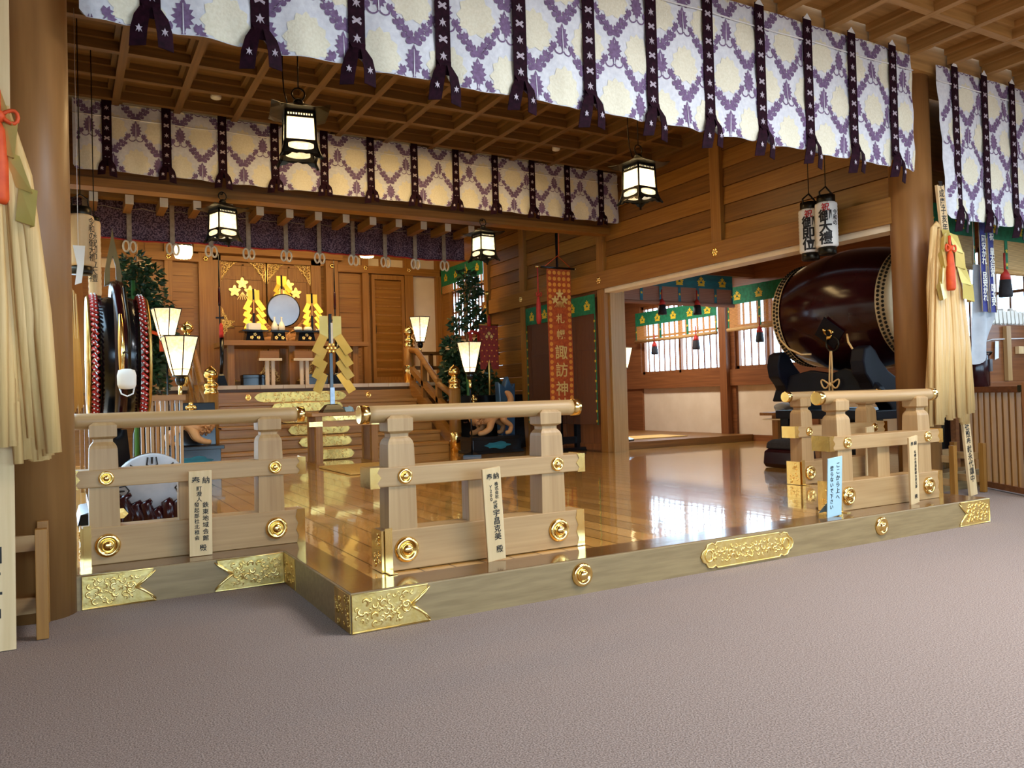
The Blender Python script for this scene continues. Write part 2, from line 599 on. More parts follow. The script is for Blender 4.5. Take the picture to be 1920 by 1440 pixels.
def end_plate(parent, xe, y, sgn, wd, seed, nm='corner_plate'):
    """gilt corner plate: straight at the corner xe, swallow-tailed at the other end"""
    z0, z1 = .006, FL-.004
    h = z1-z0
    tail = .07
    mid = z0+h*.5
    notch = wd-.075
    P = [(0, z0), (wd+.0, z0), (wd-.02, z0+.02), (wd-.03, z0+.035), (wd-.045, z0+.05), (wd-.055, z0+.062), (notch-.012, mid), (wd-.058, z1-.058), (wd-.045, z1-.04), (wd-.022, z1-.025), (wd-.012, z1), (0, z1)]
    poly = [(xe+sgn*a, b) for a, b in P]
    if sgn < 0:
        poly = poly[::-1]
    mb = MB()
    mb.prism(poly, (0, y, 0), (1, 0, 0), (0, 0, 1), .0045)
    # prism grows along ux x uy = -Y, so the plate stands proud of the sill
    rim = [(a, y-.005, b) for a, b in poly]
    mb.tube(rim, .0045, 6, 0, closed=True)
    ins = lambda a, b: z0+.008 < b < z1-.008 and .008 < sgn*(a-xe) < (notch-.02 if abs(b-mid) < .05 else notch)
    lo, hi = sorted((xe+sgn*.01, xe+sgn*notch))
    relief(mb, ins, lo, hi, z0+.01, z1-.01, (0, y-.0045, 0), (1, 0, 0), (0, 0, 1), (0, -1, 0), int(wd*95), seed)
    hx = xe+sgn*(notch-.05)
    mb.tube([(hx+.022*math.cos(t)*(1.0), y-.006, mid+.026*math.sin(t)) for t in [2*PI*i/14 for i in range(14)]], .005, 6, 0, closed=True)
    for s_ in (1, -1):
        mb.tube([(hx+sgn*.02, y-.005, mid), (hx+sgn*.06, y-.006, mid+s_*.025), (hx+sgn*.10, y-.006, mid+s_*.055), (hx+sgn*.125, y-.005, mid+s_*.08)], [.008, .008, .006, .003], 6)
    return mb.build(nm, 'gold_m', parent)


end_plate(front_sill, SX0+.006, SY0, 1, .40, 3)
end_plate(front_sill, SX1-.006, SY0, -1, .40, 5)
end_plate(left_sill, .06, SY1, 1, .37, 8)
end_plate(left_sill, SX0-.006, SY1, -1, .40, 11)
# side wings of the corner plates
for y0, y1, sd in ((SY0+.0, SY0+.24, 21), (SY1-.27, SY1-.01, 22)):
    mb = MB()
    mb.box((SX0-.004, y0, .006), (SX0, y1, FL-.004))
    relief(mb, lambda a, b: True, y0+.02, y1-.02, .03, FL-.03, (SX0-.004, 0, 0), (0, 1, 0), (0, 0, 1), (-1, 0, 0), 18, sd)
    mb.build('corner_plate', 'gold_d', side_l)
# long cartouche plate in the middle of the front sill
mb = MB()
cx = 3.743
P = []
top = [(-.40, 0), (-.385, .03), (-.36, .042), (-.345, .068), (-.31, .075), (-.285, .062), (-.27, .078), (.27, .078), (.285, .062), (.31, .075), (.345, .068), (.36, .042), (.385, .03), (.40, 0)]
P = [(cx+a, .096+b) for a, b in top]+[(cx+a, .096-b) for a, b in top[1:-1][::-1]]
P = P[::-1]
mb.prism(P, (0, SY0, 0), (1, 0, 0), (0, 0, 1), .0045)
mb.tube([(a, SY0-.005, b) for a, b in P], .005, 6, 0, closed=True)
relief(mb, lambda a, b: abs(a-cx) < .34 and abs(b-.096) < .062, cx-.33, cx+.33, .04, .15, (0, SY0-.0045, 0), (1, 0, 0), (0, 0, 1), (0, -1, 0), 62, 31)
for s_ in (1, -1):
    mb.tube([(cx+s_*(.335+.03*math.cos(t)), SY0-.006, .096+.036*math.sin(t)) for t in [2*PI*i/14 for i in range(14)]], .006, 6, 0, closed=True)
mb.build('cartouche_plate', 'gold_m', front_sill)
for x in (2.472, 5.049):
    b = boss_mesh(.066).build('boss', 'gold', front_sill)
    b.location = (x, SY0, .108)

# round pillars
for i, x in enumerate((-.16, 7.55)):
    mb = MB()
    mb.lathe([(.2, 0), (.2, 4.5)], (x, 5.0, 0), 'Z', 48, 0)
    struct(mb.build('pillar', 'pillar'))
    mb = MB()
    mb.lathe([(.215, 0), (.215, .05), (.202, .055)], (x, 5.0, 0), 'Z', 48, 0)

# ceilings: coffered lattice of stepped bars with panels above


def coffer(name, x0, x1, y0, y1, xs, ys, zb, m_l, wd=.075):
    mb = MB()
    mb.box((x0, y0, zb+.15), (x1, y1, zb+.2), 1)
    for x in xs:
        mb.box((x-wd/2, y0, zb), (x+wd/2, y1, zb+.15), 0)
        mb.box((x-wd/2-.045, y0, zb+.09), (x+wd/2+.045, y1, zb+.155), 0)
    for y in ys:
        mb.box((x0, y-wd/2, zb+.002), (x1, y+wd/2, zb+.15), 2)
        mb.box((x0, y-wd/2-.045, zb+.092), (x1, y+wd/2+.045, zb+.155), 2)
    return struct(mb.build(name, m_l))


xs = [.53+.628*k for k in range(-1, 12)]
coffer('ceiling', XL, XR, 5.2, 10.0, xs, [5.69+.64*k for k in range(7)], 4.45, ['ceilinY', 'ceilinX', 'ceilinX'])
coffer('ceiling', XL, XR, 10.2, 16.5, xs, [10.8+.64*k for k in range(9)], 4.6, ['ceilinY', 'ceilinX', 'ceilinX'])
coffer('ceiling', -3.2, 10.9, -4.2, 4.74, [5.44+.608*k for k in range(-14, 10)], [4.14-.62*k for k in range(13)], 4.34, ['ceilY', 'ceilX', 'ceilX'])
# head beams over the front pillars and the inner lintel
mb = MB()
mb.box((-3.2, 4.76, 4.22), (10.9, 5.2, 4.66))
struct(mb.build('trim_8', 'ceilX'))
mb = MB()
mb.box((XL, 9.98, 3.60), (XR, 10.2, 3.70), 0)
mb.box((XL, 10.02, 3.70), (XR, 10.16, 4.62), 1)
struct(mb.build('trim_9', ['beamX', 'darkX']))

# right side wall of the hall: posts, long tie beam, boarding above, opening below
mb = MB()
mb.box((XR-.13, 5.1, 2.765), (XR+.1, 14.19, 3.04), 0)
tie = struct(mb.build('trim_10', 'beamY', bevel=.006))
mb = MB()
mb.box((XR-.09, 5.1, 2.70), (XR+.12, 10.1, 2.765))
struct(mb.build('trim_11', 'white_end'))  # white colour stands for window light on the lintel's underside
for i, (y, z0) in enumerate(((7.62, 3.04), (10.2, FL), (12.66, FL), (14.1, FL), (16.4, FL))):
    mb = MB()
    mb.box((XR-.1, y-.09, z0), (XR+.1, y+.09, 4.6))
    struct(mb.build('trim_%d' % (12+i), 'beamZ', bevel=.006))
# jamb beside the opening
mb = MB()
mb.box((XR+.0, 10.08, FL), (XR+.28, 10.2, 2.72))
struct(mb.build('trim_17', 'paleZ'))
bd = MB()
for (ya, yb) in ((5.1, 7.53), (7.71, 10.11), (10.29, 12.57), (12.75, 14.01)):
    z = 3.04
    k = 0
    while z < 4.6:
        bd.add([(XR-.045, ya, z), (XR-.045, yb, z), (XR-.02, yb, z+.232), (XR-.02, ya, z+.232), (XR+.05, ya, z), (XR+.05, yb, z), (XR+.05, yb, z+.232), (XR+.05, ya, z+.232)],
               [(0, 1, 2, 3), (4, 7, 6, 5), (0, 4, 5, 1), (3, 2, 6, 7), (0, 3, 7, 4), (1, 5, 6, 2)], k % 2)
        z += .236
        k += 1
bd.box((XR, 5.1, 2.765), (XR+.06, 14.1, 4.6), 0)
# lower boarding between the further posts
for (ya, yb) in ((12.75, 14.01),):
    z = FL
    k = 0
    while z < 2.7:
        bd.box((XR-.03-.004*(k % 2), ya, z), (XR+.05, yb, z+.25), k % 2)
        z += .258
        k += 1
struct(bd.build('wall_right', ['beamY', 'darkY']))
# flower shaped gilt nail covers on the tie beam
for y in (7.62, 10.2, 12.66, 14.1):
    mb = MB()
    for k in range(6):
        a = k*PI/3
        mb.sphere((0, .036*math.cos(a), .036*math.sin(a)), .024, 0, 6, (.5, 1, 1))
    mb.sphere((-.004, 0, 0), .022, 0, 6, (.8, 1, 1))
    o = mb.build('flower_boss', 'gold', tie)
    o.location = (XR-.134, y, 2.905)

# left side wall
mb = MB()
mb.box((XL-.1, 5.2, 2.8), (XL, 16.5, 4.6))
struct(mb.build('wall_left', 'darkY'))
mb = MB()
mb.box((XL-3.1, 5.1, 0), (XL-3.0, 16.5, 4.6))
struct(mb.build('wall_left', 'plaster'))
# window in the far right side wall of the sanctuary
mb = MB()
mb.box((XR-.03, 14.19, FL), (XR+.06, 16.31, 2.42), 0)
mb.box((XR-.03, 14.19, 3.98), (XR+.06, 16.31, 4.6), 1)
mb.box((XR-.03, 15.98, 2.42), (XR+.06, 16.31, 3.98), 1)
struct(mb.build('wall_right', ['plaster', 'beamY']))
mb = MB()
for y in [14.3+.14*k for k in range(13)]:
    mb.box((XR+.04, y-.012, 2.42), (XR+.07, y+.012, 3.98))
for z in (2.45, 3.0, 3.5, 3.95):
    mb.box((XR+.03, 14.19, z-.02), (XR+.08, 15.98, z+.02))
mb.box((XR-.06, 14.19, 2.38), (XR+.05, 16.05, 2.44))
struct(mb.build('window_3', 'redY'))

# back wall of the sanctuary
YB = 16.45
mb = MB()
mb.box((XL, YB, 0), (2.3, YB+.1, 4.7), 0)
mb.box((5.1, YB, 0), (6.6, YB+.1, 4.7), 0)
mb.box((2.3, YB+.3, 0), (5.1, YB+.4, 4.7), 0)
mb.box((6.6, YB, 0), (XR, YB+.1, 4.7), 1)
z = 1.43
while z < 4.0:
    mb.box((1.35, YB-.02, z), (2.2, YB, z+.30), 0)
    mb.box((5.1, YB-.02, z), (5.55, YB, z+.30), 0)
    z += .315
mb.box((.35, YB-.015, 2.0), (.95, YB, 3.1), 1)
mb.box((.3, YB-.015, 3.72), (.85, YB, 3.92), 1)
mb.box((1.2, YB-.015, 3.72), (2.1, YB, 3.92), 1)
mb.box((5.25, YB-.015, 4.0), (6.0, YB, 4.2), 1)
mb.box((6.2, YB-.015, 4.0), (7.2, YB, 4.2), 1)
struct(mb.build('wall_back', ['beamX', 'plaster']))
mb = MB()
for x, wd in ((.2, .2), (1.08, .16), (1.75, .14), (2.42, .26), (4.93, .26), (5.66, .14), (6.66, .2), (7.38, .12)):
    mb.box((x-wd/2, YB-.12, 1.43), (x+wd/2, YB+.05, 4.65), 0)
mb.box((XL, YB-.14, 3.9), (2.3, YB, 4.06), 1)
mb.box((5.05, YB-.14, 3.86), (XR, YB, 4.02), 1)
mb.box((2.2, YB-.2, 4.09), (5.15, YB+.05, 4.36), 1)
mb.box((2.56, YB, 3.98), (4.8, YB+.3, 4.15), 1)
mb.box((2.56, YB, 1.43), (4.8, YB+.3, 1.56), 1)
for x in (2.62, 4.62):
    mb.box((x-.1, YB, 1.43), (x+.1, YB+.3, 4.1), 0)
struct(mb.build('trim_18', ['beamZ', 'beamX']))
for x in (1.75, 2.42, 4.93, 5.66, 6.66):
    mb = MB()
    for k in range(6):
        a = k*PI/3
        mb.sphere((.032*math.cos(a), 0, .032*math.sin(a)), .022, 0, 6, (1, .5, 1))
    o = mb.build('flower_boss', 'gold')
    o.parent = [q for q in COL.objects if q.name == 'trim_18'][0]
    o.location = (x, YB-.15, 3.97)

# sanctuary doors with gilt corner fittings
for side, (xa, xb) in enumerate(((2.72, 3.60), (3.64, 4.52))):
    mb = MB()
    mb.box((xa, YB+.12, 1.56), (xb, YB+.18, 3.98), 0)
    for q in (xa+.03, xb-.03):
        mb.box((q-.035, YB+.09, 1.56), (q+.035, YB+.13, 3.98), 0)
    for zz in (1.6, 2.72, 3.66, 3.94):
        mb.box((xa, YB+.1, zz-.03), (xb, YB+.13, zz+.03), 0)
    mb.box(((xa+xb)/2-.02, YB+.1, 3.66), ((xa+xb)/2+.02, YB+.13, 3.94), 0)
    d = struct(mb.build('door_%d' % (1+side), 'beamZ'))
    for (cx_, sx_) in ((xa, 1), (xb, -1)):
        for (cz, sz) in ((3.98, -1), (1.56, 1), (2.66, 1), (2.78, -1)):
            if cz in (2.66, 2.78) and ((cx_ == xa) == (side == 1)):
                continue
            wq, hq = (.34, .42) if cz in (3.98, 1.56) else (.26, .42)
            mb = MB()
            P = [(0, 0), (wq, 0), (wq*.72, hq*.10), (wq*.62, hq*.22), (wq*.42, hq*.3), (wq*.36, hq*.48), (wq*.18, hq*.6), (wq*.14, hq*.8), (0, hq)]
            P = [(cx_+sx_*a, cz+sz*b) for a, b in P]
            if sx_*sz < 0:
                P = P[::-1]
            mb.tube([(a, YB+.086, b) for a, b in P], .009, 5, closed=True)
            relief(mb, lambda a, b: abs(a-cx_)/wq+abs(b-cz)/hq < .95, min(cx_, cx_+sx_*wq), max(cx_, cx_+sx_*wq), min(cz, cz+sz*hq), max(cz, cz+sz*hq),
                   (0, YB+.085, 0), (1, 0, 0), (0, 0, 1), (0, -1, 0), 60, 40+side, s=1.25)
            mb.build('corner_fitting', 'gold_m', d)
    # mulberry leaf crest
    mb = MB()
    cx_ = (xa+xb)/2-.02
    for (ox, oz, rr_) in ((0, .13, .12), (-.15, -.03, .12), (.15, -.03, .12)):
        P = [(cx_+ox+(rr_*(.78+.22*math.cos(5*t)))*math.sin(t), 3.42+oz+(rr_*(.78+.22*math.cos(5*t)))*math.cos(t)) for t in [2*PI*i/40 for i in range(40)]]
        mb.prism(P, (0, YB+.085, 0), (1, 0, 0), (0, 0, 1), .008)
    for k in (-2, -1, 0, 1, 2):
        mb.bar((cx_, YB+.08, 3.38), (cx_+k*.05, YB+.08, 3.22), .012, .01)
    mb.build('leaf_crest', 'gold_m', d)
# small boarded side door to the right of the shrine doors
mb = MB()
mb.box((5.80, YB-.05, 1.45), (6.54, YB, 3.80), 0)
for k in range(11):
    z = 1.62+k*.195
    mb.add([(5.86, YB-.05, z), (6.48, YB-.05, z), (6.48, YB-.11, z+.14), (5.86, YB-.11, z+.14), (5.86, YB-.05, z+.17), (6.48, YB-.05, z+.17)], [(0, 1, 2, 3), (3, 2, 5, 4), (0, 3, 4), (1, 5, 2)], 1)
for x in (5.83, 6.51):
    mb.box((x-.035, YB-.12, 1.45), (x+.035, YB, 3.80), 0)
for z in (1.5, 3.79):
    mb.box((5.8, YB-.118, z-.05), (6.54, YB, z+.05), 0)
d = struct(mb.build('door_3', ['beamZ', 'beamX']))
mb = MB()
mb.tube([(5.87, YB-.1, 2.55), (5.87, YB-.13, 2.6), (5.87, YB-.13, 2.7), (5.87, YB-.1, 2.75)], .008, 6)
mb.build('door_handle', 'iron', d)

# raised sanctuary floor with white painted board ends, and its front beam
mb = MB()
mb.box((XL, 14.25, 1.36), (XR, 16.8, 1.43), 0)
mb.box((XL, 14.55, FL), (XR, 14.6, 1.36), 1)
struct(mb.build('floor', ['beamY', 'darkX']))
mb = MB()
x = 1.0
while x < 7.4:
    mb.box((x, 14.19, 1.37), (x+.385, 14.26, 1.435))
    x += .393
edge = struct(mb.build('trim_19', 'white_end'))
mb = MB()
mb.box((XL, 14.3, 1.31), (XR, 14.36, 1.37), 1)
mb.box((XL, 14.14, 1.13), (XR, 14.3, 1.31), 0)
fb = struct(mb.build('trim_20', ['step', 'darkX'], bevel=.005))
for x in (2.74, 4.9):
    o = boss_mesh(.055).build('boss', 'gold', fb)
    o.location = (x, 14.14, 1.22)

# side corridor seen through the opening
XC = 10.8
mb = MB()
mb.box((XC, -4.2, 0), (XC+.12, 16.5, .30), 1)
mb.box((XC+.03, -4.2, .30), (XC+.1, 16.5, 1.2), 0)
mb.box((XC-.06, -4.2, 1.2), (XC+.12, 16.5, 1.5), 1)
mb.box((XC, -4.2, 2.95), (XC+.12, 16.5, 4.7), 2)
wins = [(-3.6, -1.4), (-1.0, 1.2), (1.6, 3.0), (3.2, 4.7), (5.3, 7.1), (7.4, 8.9), (9.2, 10.72), (11.1, 13.45)]
edges = [-4.2]+[q for ab in wins for q in ab]+[16.5]
for i in range(0, len(edges), 2):
    mb.box((XC-.02, edges[i], .30), (XC+.12, edges[i+1], 2.97), 1)
struct(mb.build('wall_right', ['plaster', 'redY', 'redY']))
mb = MB()
for a, b in wins:
    n = int((b-a)/.165)
    for k in range(1, n):
        y = a+(b-a)*k/n
        mb.box((XC+.05, y-.011, 1.5), (XC+.08, y+.011, 2.95))
    for y in (a+.03, (a+b)/2, b-.03):
        mb.box((XC+.03, y-.03, 1.5), (XC+.1, y+.03, 2.95))
    for z in (1.53, 2.3, 2.92):
        mb.box((XC+.03, a, z-.018 if z == 2.3 else z-.03), (XC+.1, b, z+.018 if z == 2.3 else z+.03))
struct(mb.build('window_1', 'redZ'))
mb = MB()
mb.box((XR+.1, 5.2, 3.45), (XC, 16.5, 3.55))
for y in (7.2, 9.0, 11.0, 13.0):
    mb.box((XR+.1, y-.06, 3.36), (XC, y+.06, 3.46))
struct(mb.build('ceiling', 'redX'))
mb = MB()
mb.box((XR+.3, 14.1, 0), (XC, 14.2, 3.5), 0)
mb.box((XR+.3, 10.2, 3.12), (XC, 10.34, 3.5), 0)
struct(mb.build('wall_back', ['redX']))
mb = MB()
mb.box((XR+.1, 10.35, FL), (XC, 14.1, .31))
struct(mb.build('floor', 'darkX', bevel=.004))
mb = MB()
mb.box((7.7, 5.24, 3.06), (XC, 5.32, 4.3))
struct(mb.build('wall_right', 'darkX'))
# post beside the big window
mb = MB()
mb.box((XC-.14, 10.82, FL), (XC, 11.0, 3.45))
struct(mb.build('trim_21', 'redZ'))
# door leaves behind the banner
mb = MB()
mb.box((XR-.02, 10.29, FL), (XR+.03, 12.57, 2.765), 0)
for y in (10.33, 11.05, 11.43, 11.8, 12.53):
    mb.box((XR-.05, y-.045, FL), (XR, y+.045, 2.765), 0)
for z in (.26, 1.05, 1.9, 2.72):
    mb.box((XR-.045, 10.29, z-.05), (XR, 12.57, z+.05), 0)
struct(mb.build('door_4', 'redZ'))
# left end wall and rear side of the front hall
mb = MB()
mb.box((-3.3, -4.2, 0), (-3.2, 5.1, 4.6), 0)
mb.box((-3.3, 5.0, 0), (-.4, 5.1, 4.6), 0)
struct(mb.build('wall_left', 'beamY'))
mb = MB()
mb.box((-3.3, -4.3, 0), (10.9, -4.2, .8), 0)
mb.box((-3.3, -4.3, 2.9), (10.9, -4.2, 4.6), 0)
for x in (-1.2, 2.4, 6.0, 9.4):
    mb.box((x-.15, -4.3, .8), (x+.15, -4.2, 2.9), 0)
struct(mb.build('wall_rear', 'beamX'))

# ------------------------------------------------------------------ brocade valances


def valance(name, label, X0, X1, Y, zt, zb, ties, rib=.106, seed=1, off=0.0, skew=0.0, tl=.225):
    rr = random.Random(seed)
    t = thing(name, label, 'curtain', ((X0+X1)/2, Y, zb), 0, 'brocade valances with purple ribbons')
    ph = [rr.uniform(0, 6) for _ in range(8)]
    tt = [X0]+ties+[X1]

    def seg(x):
        for a, b in zip(tt, tt[1:]):
            if x <= b:
                return a, b
        return tt[-2], tt[-1]

    def zlow(x):
        a, b = seg(x)
        z = zb+.006*math.sin(x*9+ph[0])
        if a > X0+1e-6:
            d = x-a-.03
            if d < .10:
                d = max(0, d)
                z += .085*(1-math.sqrt(max(0, 1-(1-d/.10)**2)))
        else:
            d = x-a
            if d < .06:
                z += .05*(1-math.sqrt(max(0, 1-(1-d/.06)**2)))
        if b < X1-1e-6:
            d = b-x-.03
            if d < .10:
                d = max(0, d)
                z += .085*(1-math.sqrt(max(0, 1-(1-d/.10)**2)))
        else:
            d = b-x
            if d < .06:
                z += .05*(1-math.sqrt(max(0, 1-(1-d/.06)**2)))
        return z

    def yy(x, z):
        a, b = seg(x)
        s = (x-a)/max(1e-6, b-a)
        u = (zt-z)/(zt-zb)
        return Y-.045*math.sin(PI*s)**.8*(.25+.75*u)-.008*math.sin(x*23+ph[1]+3*z)*u-.006*math.sin(z*17+ph[2]+x*5)

    def xx(x, z):
        return x+skew*max(0, 1-(x-X0)/.5)*(zt-z)/(zt-zb)
    mb = MB()
    nx = int((X1-X0)/.032)
    xsv = [X0+(X1-X0)*i/nx for i in range(nx+1)]
    for q in ties:
        xsv += [q-.03, q+.03, q]
    xsv = sorted(xsv)
    nz = 16
    vs = []
    for x in xsv:
        zl = zlow(x)
        for j in range(nz+1):
            z = zt+(zl-zt)*j/nz
            vs.append((xx(x, z), yy(x, z), z))
    fs = []
    for i in range(len(xsv)-1):
        for j in range(nz):
            a = i*(nz+1)+j
            fs.append((a, a+1, a+nz+2, a+nz+1))
    mb.add(vs, fs, 0, True)

    def leaf(P, cx, cz, mi, d=.004, sc=1, ca=1, sa=0):
        pts = []
        for a, b in P:
            x = cx+sc*(a*ca-b*sa)
            z = cz+sc*(a*sa+b*ca)
            if x < X0+.005 or x > X1-.005:
                return
            zl = zlow(x)
            if z < zl-.13 or z > zt+.10:
                return
            z = min(zt-.003, max(zl+.003, z))
            pts.append((xx(x, z), yy(x, z)-d, z))
        if max(p[2] for p in pts)-min(p[2] for p in pts) < .006:
            return
        mb.add(pts, [tuple(range(len(pts)))], mi)

    half = [(0, -.125), (.012, -.10), (.018, -.075), (.046, -.082), (.036, -.055), (.066, -.048), (.045, -.02), (.074, 0), (.046, .018), (.064, .05), (.036, .05), (.046, .085), (.02, .085), (0, .13)]
    acan = half+[(-a, b) for a, b in half[1:-1][::-1]]
    vein = [(-.005, -.12), (.005, -.12), (.002, .09), (-.002, .09)]
    ivy = [(0, -.045), (.03, -.03), (.045, .005), (.02, .01), (.024, .04), (.0, .025), (-.024, .04), (-.02, .01), (-.045, .005), (-.03, -.03)]

    def medallion(cx, cz):
        if cx < X0-.08 or cx > X1+.08:
            return
        ring = []
        K, n = 5, 44
        vs = []
        for k in range(K+1):
            for i in range(n):
                a = 2*PI*i/n
                r_ = k/K*(1+.10*math.cos(11*a))
                x = cx+.118*r_*math.sin(a)*(1.1-.25*math.cos(a))
                z = cz+.142*r_*math.cos(a)
                x = min(X1-.004, max(X0+.004, x))
                z = min(zt-.003, max(zlow(x)+.003, z))
                vs.append((xx(x, z), yy(x, z)-.003, z))
        if max(v[2] for v in vs)-min(v[2] for v in vs) < .01:
            return
        mb.add(vs, [(k*n+i, k*n+(i+1) % n, (k+1)*n+(i+1) % n, (k+1)*n+i) for k in range(K) for i in range(n)], 2, True)

    sx, sz = .46, .38
    for j in range(6):
        z = zt+.10-sz*j
        x = X0-.2+off+(j % 2)*sx/2
        while x < X1+.3:
            leaf(acan, x, z, 1, sc=.84)
            leaf(vein, x, z, 0, .0055, sc=.84)
            medallion(x+sx/2, z+.02)
            for s_ in (1, -1):
                c = arc(x+s_*.038, z-.088, .036, PI if s_ > 0 else 0, PI*2.1 if s_ > 0 else -PI*1.1, 6)
                for p, q in zip(c, c[1:]):
                    dx, dz = q[0]-p[0], q[1]-p[1]
                    l_ = math.hypot(dx, dz)
                    nx_, nz_ = -dz/l_*.005, dx/l_*.005
                    leaf([(p[0]+nx_, p[1]+nz_), (q[0]+nx_, q[1]+nz_), (q[0]-nx_, q[1]-nz_), (p[0]-nx_, p[1]-nz_)], 0, 0, 1)
                leaf(ivy, x+s_*.082, z-.062, 1, sc=.72, ca=math.cos(.9*s_), sa=math.sin(-.9*s_))
                leaf(ivy, x+s_*.105, z-.10, 1, sc=.56, ca=math.cos(2*s_), sa=math.sin(-2*s_))
                for k, (fx, fz) in enumerate(((.108, -.148), (.145, -.135), (.135, -.178), (.172, -.175), (.165, -.22), (.20, -.205), (.196, -.255), (.218, -.242))):
                    a = (.8 if k % 2 else -.6)*s_
                    leaf(ivy, x+s_*fx, z+fz, 1, sc=.52+.12*(k % 2), ca=math.cos(a), sa=math.sin(a))
                leaf([(s_*.10, -.12), (s_*.108, -.115), (s_*.215, -.27), (s_*.207, -.275)], x, z, 1)
            x += sx
    mb.build('cloth', ['cloth', 'leaf_v', 'medal'], t, world=True, fixn=False)
    # horizontal white cord sewn near the top and one seam line
    mb = MB()
    zc = zt-.155
    mb.tube([(xx(x, zc), yy(x, zc)-.012, zc-.012*math.sin(PI*(x-seg(x)[0])/max(.01, seg(x)[1]-seg(x)[0]))) for x in xsv[::3]], .007, 6)
    mb.build('cord', 'cordw', t, world=True)
    bf = [(0, -.01), (.03, -.028), (.036, -.008), (.018, 0), (.036, .016), (.024, .03), (0, .012), (-.024, .03), (-.036, .016), (-.018, 0), (-.036, -.008), (-.03, -.028)]
    sp = [(0, -.034), (.008, -.01), (.028, -.03), (.016, 0), (.03, .014), (.01, .012), (0, .036), (-.01, .012), (-.03, .014), (-.016, 0), (-.028, -.03), (-.008, -.01)]
    for q in ties:
        mb = MB()
        h = rib/2
        yf = Y-.032
        zk = zb+.105
        jx = rr.uniform(-.01, .01)
        col = [(q-h, yf, zt+.03), (q+h, yf, zt+.03), (q+h, yf+.004, zt+.03), (q-h, yf+.004, zt+.03)]
        mb.box((q-h, yf, zk), (q+h, yf+.005, zt+.035), 0)
        mb.add([(q-h, yf-.002, zt+.02), (q+h, yf-.002, zt+.02), (q, yf-.002, zt+.075)], [(0, 1, 2)], 2)
        z = zt-.07
        k = 0
        while z > zk+.03:
            P = bf if k % 2 else sp
            s_ = rib/.12
            mb.add([(q+a*s_, yf-.002, z+b*s_) for a, b in P], [tuple(range(len(P)))], 1)
            z -= .112
            k += 1
        # knot and two hanging tails
        mb.add([(q-h, yf-.004, zk+.05), (q+h, yf-.004, zk+.05), (q+h*.75, yf-.03, zk-.0), (q-h*.75, yf-.03, zk-.0), (q+h*.8, yf-.012, zk-.05), (q-h*.8, yf-.012, zk-.05)], [(0, 1, 2, 3), (3, 2, 4, 5)], 0, True)
        for s_ in (1, -1):
            l_ = tl+rr.uniform(-.025, .02)
            a = rr.uniform(.30, .42)*s_
            x0 = q+s_*h*.55
            ca, sa = math.cos(a), math.sin(a)
            w_ = rib*.46
            pts = []
            for u, ww, dy in ((0, .55, -.026), (.3, .9, -.045), (.65, 1.0, -.04), (1, 1.0, -.022)):
                cx, cz = x0+sa*l_*u*(1.1-.5*u), zk+.01-l_*u
                pts.append([(cx-w_*ww*ca*.9, yf+dy-.012*s_, cz-w_*ww*sa*.4-(.02 if u == 1 and s_ < 0 else 0)), (cx+w_*ww*ca*.9, yf+dy+.014*s_, cz+w_*ww*sa*.4-(.02 if u == 1 and s_ > 0 else 0))])
            vs = [p for pr in pts for p in pr]
            mb.add(vs+[(a_, b_+.006, c_) for a_, b_, c_ in vs], [(2*i, 2*i+1, 2*i+3, 2*i+2) for i in range(3)]+[(8+2*i, 8+2*i+1, 8+2*i+3, 8+2*i+2) for i in range(3)], 0, True)
            c0 = (Vector(pts[2][0])+Vector(pts[2][1]))/2
            mb.add([(c0.x+a_*.6, c0.y-.008, c0.z+b_*.7) for a_, b_ in sp], [tuple(range(len(sp)))], 1)
        mb.build('ribbon', ['ribbon', 'silver', 'cordw'], t, world=True, fixn=False)
    return t


valance('brocade_valance', 'long white valance with violet flowers hung nearest, across the front pillars', .095, 7.21, 4.72, 4.315, 3.165,
        [.438+.586*k for k in range(12)], seed=4, off=.02)
valance('brocade_valance', 'dimmer inner valance of violet flowers above the lit altar, behind the hanging lanterns', .11, 7.42, 9.7, 4.47, 3.70,
        [.44+.604*k for k in range(12)], rib=.098, seed=9, off=.13, tl=.16)
valance('brocade_valance', 'taller violet flowered valance right of the right pillar, above the blue banners', 7.60, 10.8, 4.72, 4.29, 2.755,
        [7.873+.515*k for k in range(6)], seed=12, off=.21, skew=.12)

# purple damask curtain of the sanctuary with taupe bands and cord loops
t = thing('damask_curtain', 'dark purple damask curtain with taupe bands above the altar', 'curtain', (3.6, 13.6, 3.8))


def zpl(x):
    return 3.715+.012*(x-3.5)*0+.012*math.sin(x*4)


mb = MB()
vs, fs = [], []
N = 220
for i in range(N+1):
    x = -.15+6.85*i/N
    for j in range(6):
        z = 4.6+(zpl(x)-4.6)*j/5
        vs.append((x, 13.6-.02*math.sin(x*21)*j/5-.015*math.sin(x*9+1), z))
for i in range(N):
    for j in range(5):
        a = i*6+j
        fs.append((a, a+1, a+7, a+6))
mb.add(vs, fs, 0, True)
cl = mb.build('cloth', 'purple', t, world=True, fixn=False)
mb = MB()
mb.tube([(-.15+6.85*i/N, 13.57-.02*math.sin((-.15+6.85*i/N)*21), zpl(-.15+6.85*i/N)) for i in range(0, N+1, 2)], .014, 6)
mb.build('hem', 'redsilk', t, world=True)
mb = MB()
mb.tube([(-.15+6.85*i/N, 13.545, 4.21-.035*abs(math.sin((-.15+6.85*i/N)*PI/.55))) for i in range(0, N+1)], .006, 5)
mb.build('cord', 'taupe', t, world=True)
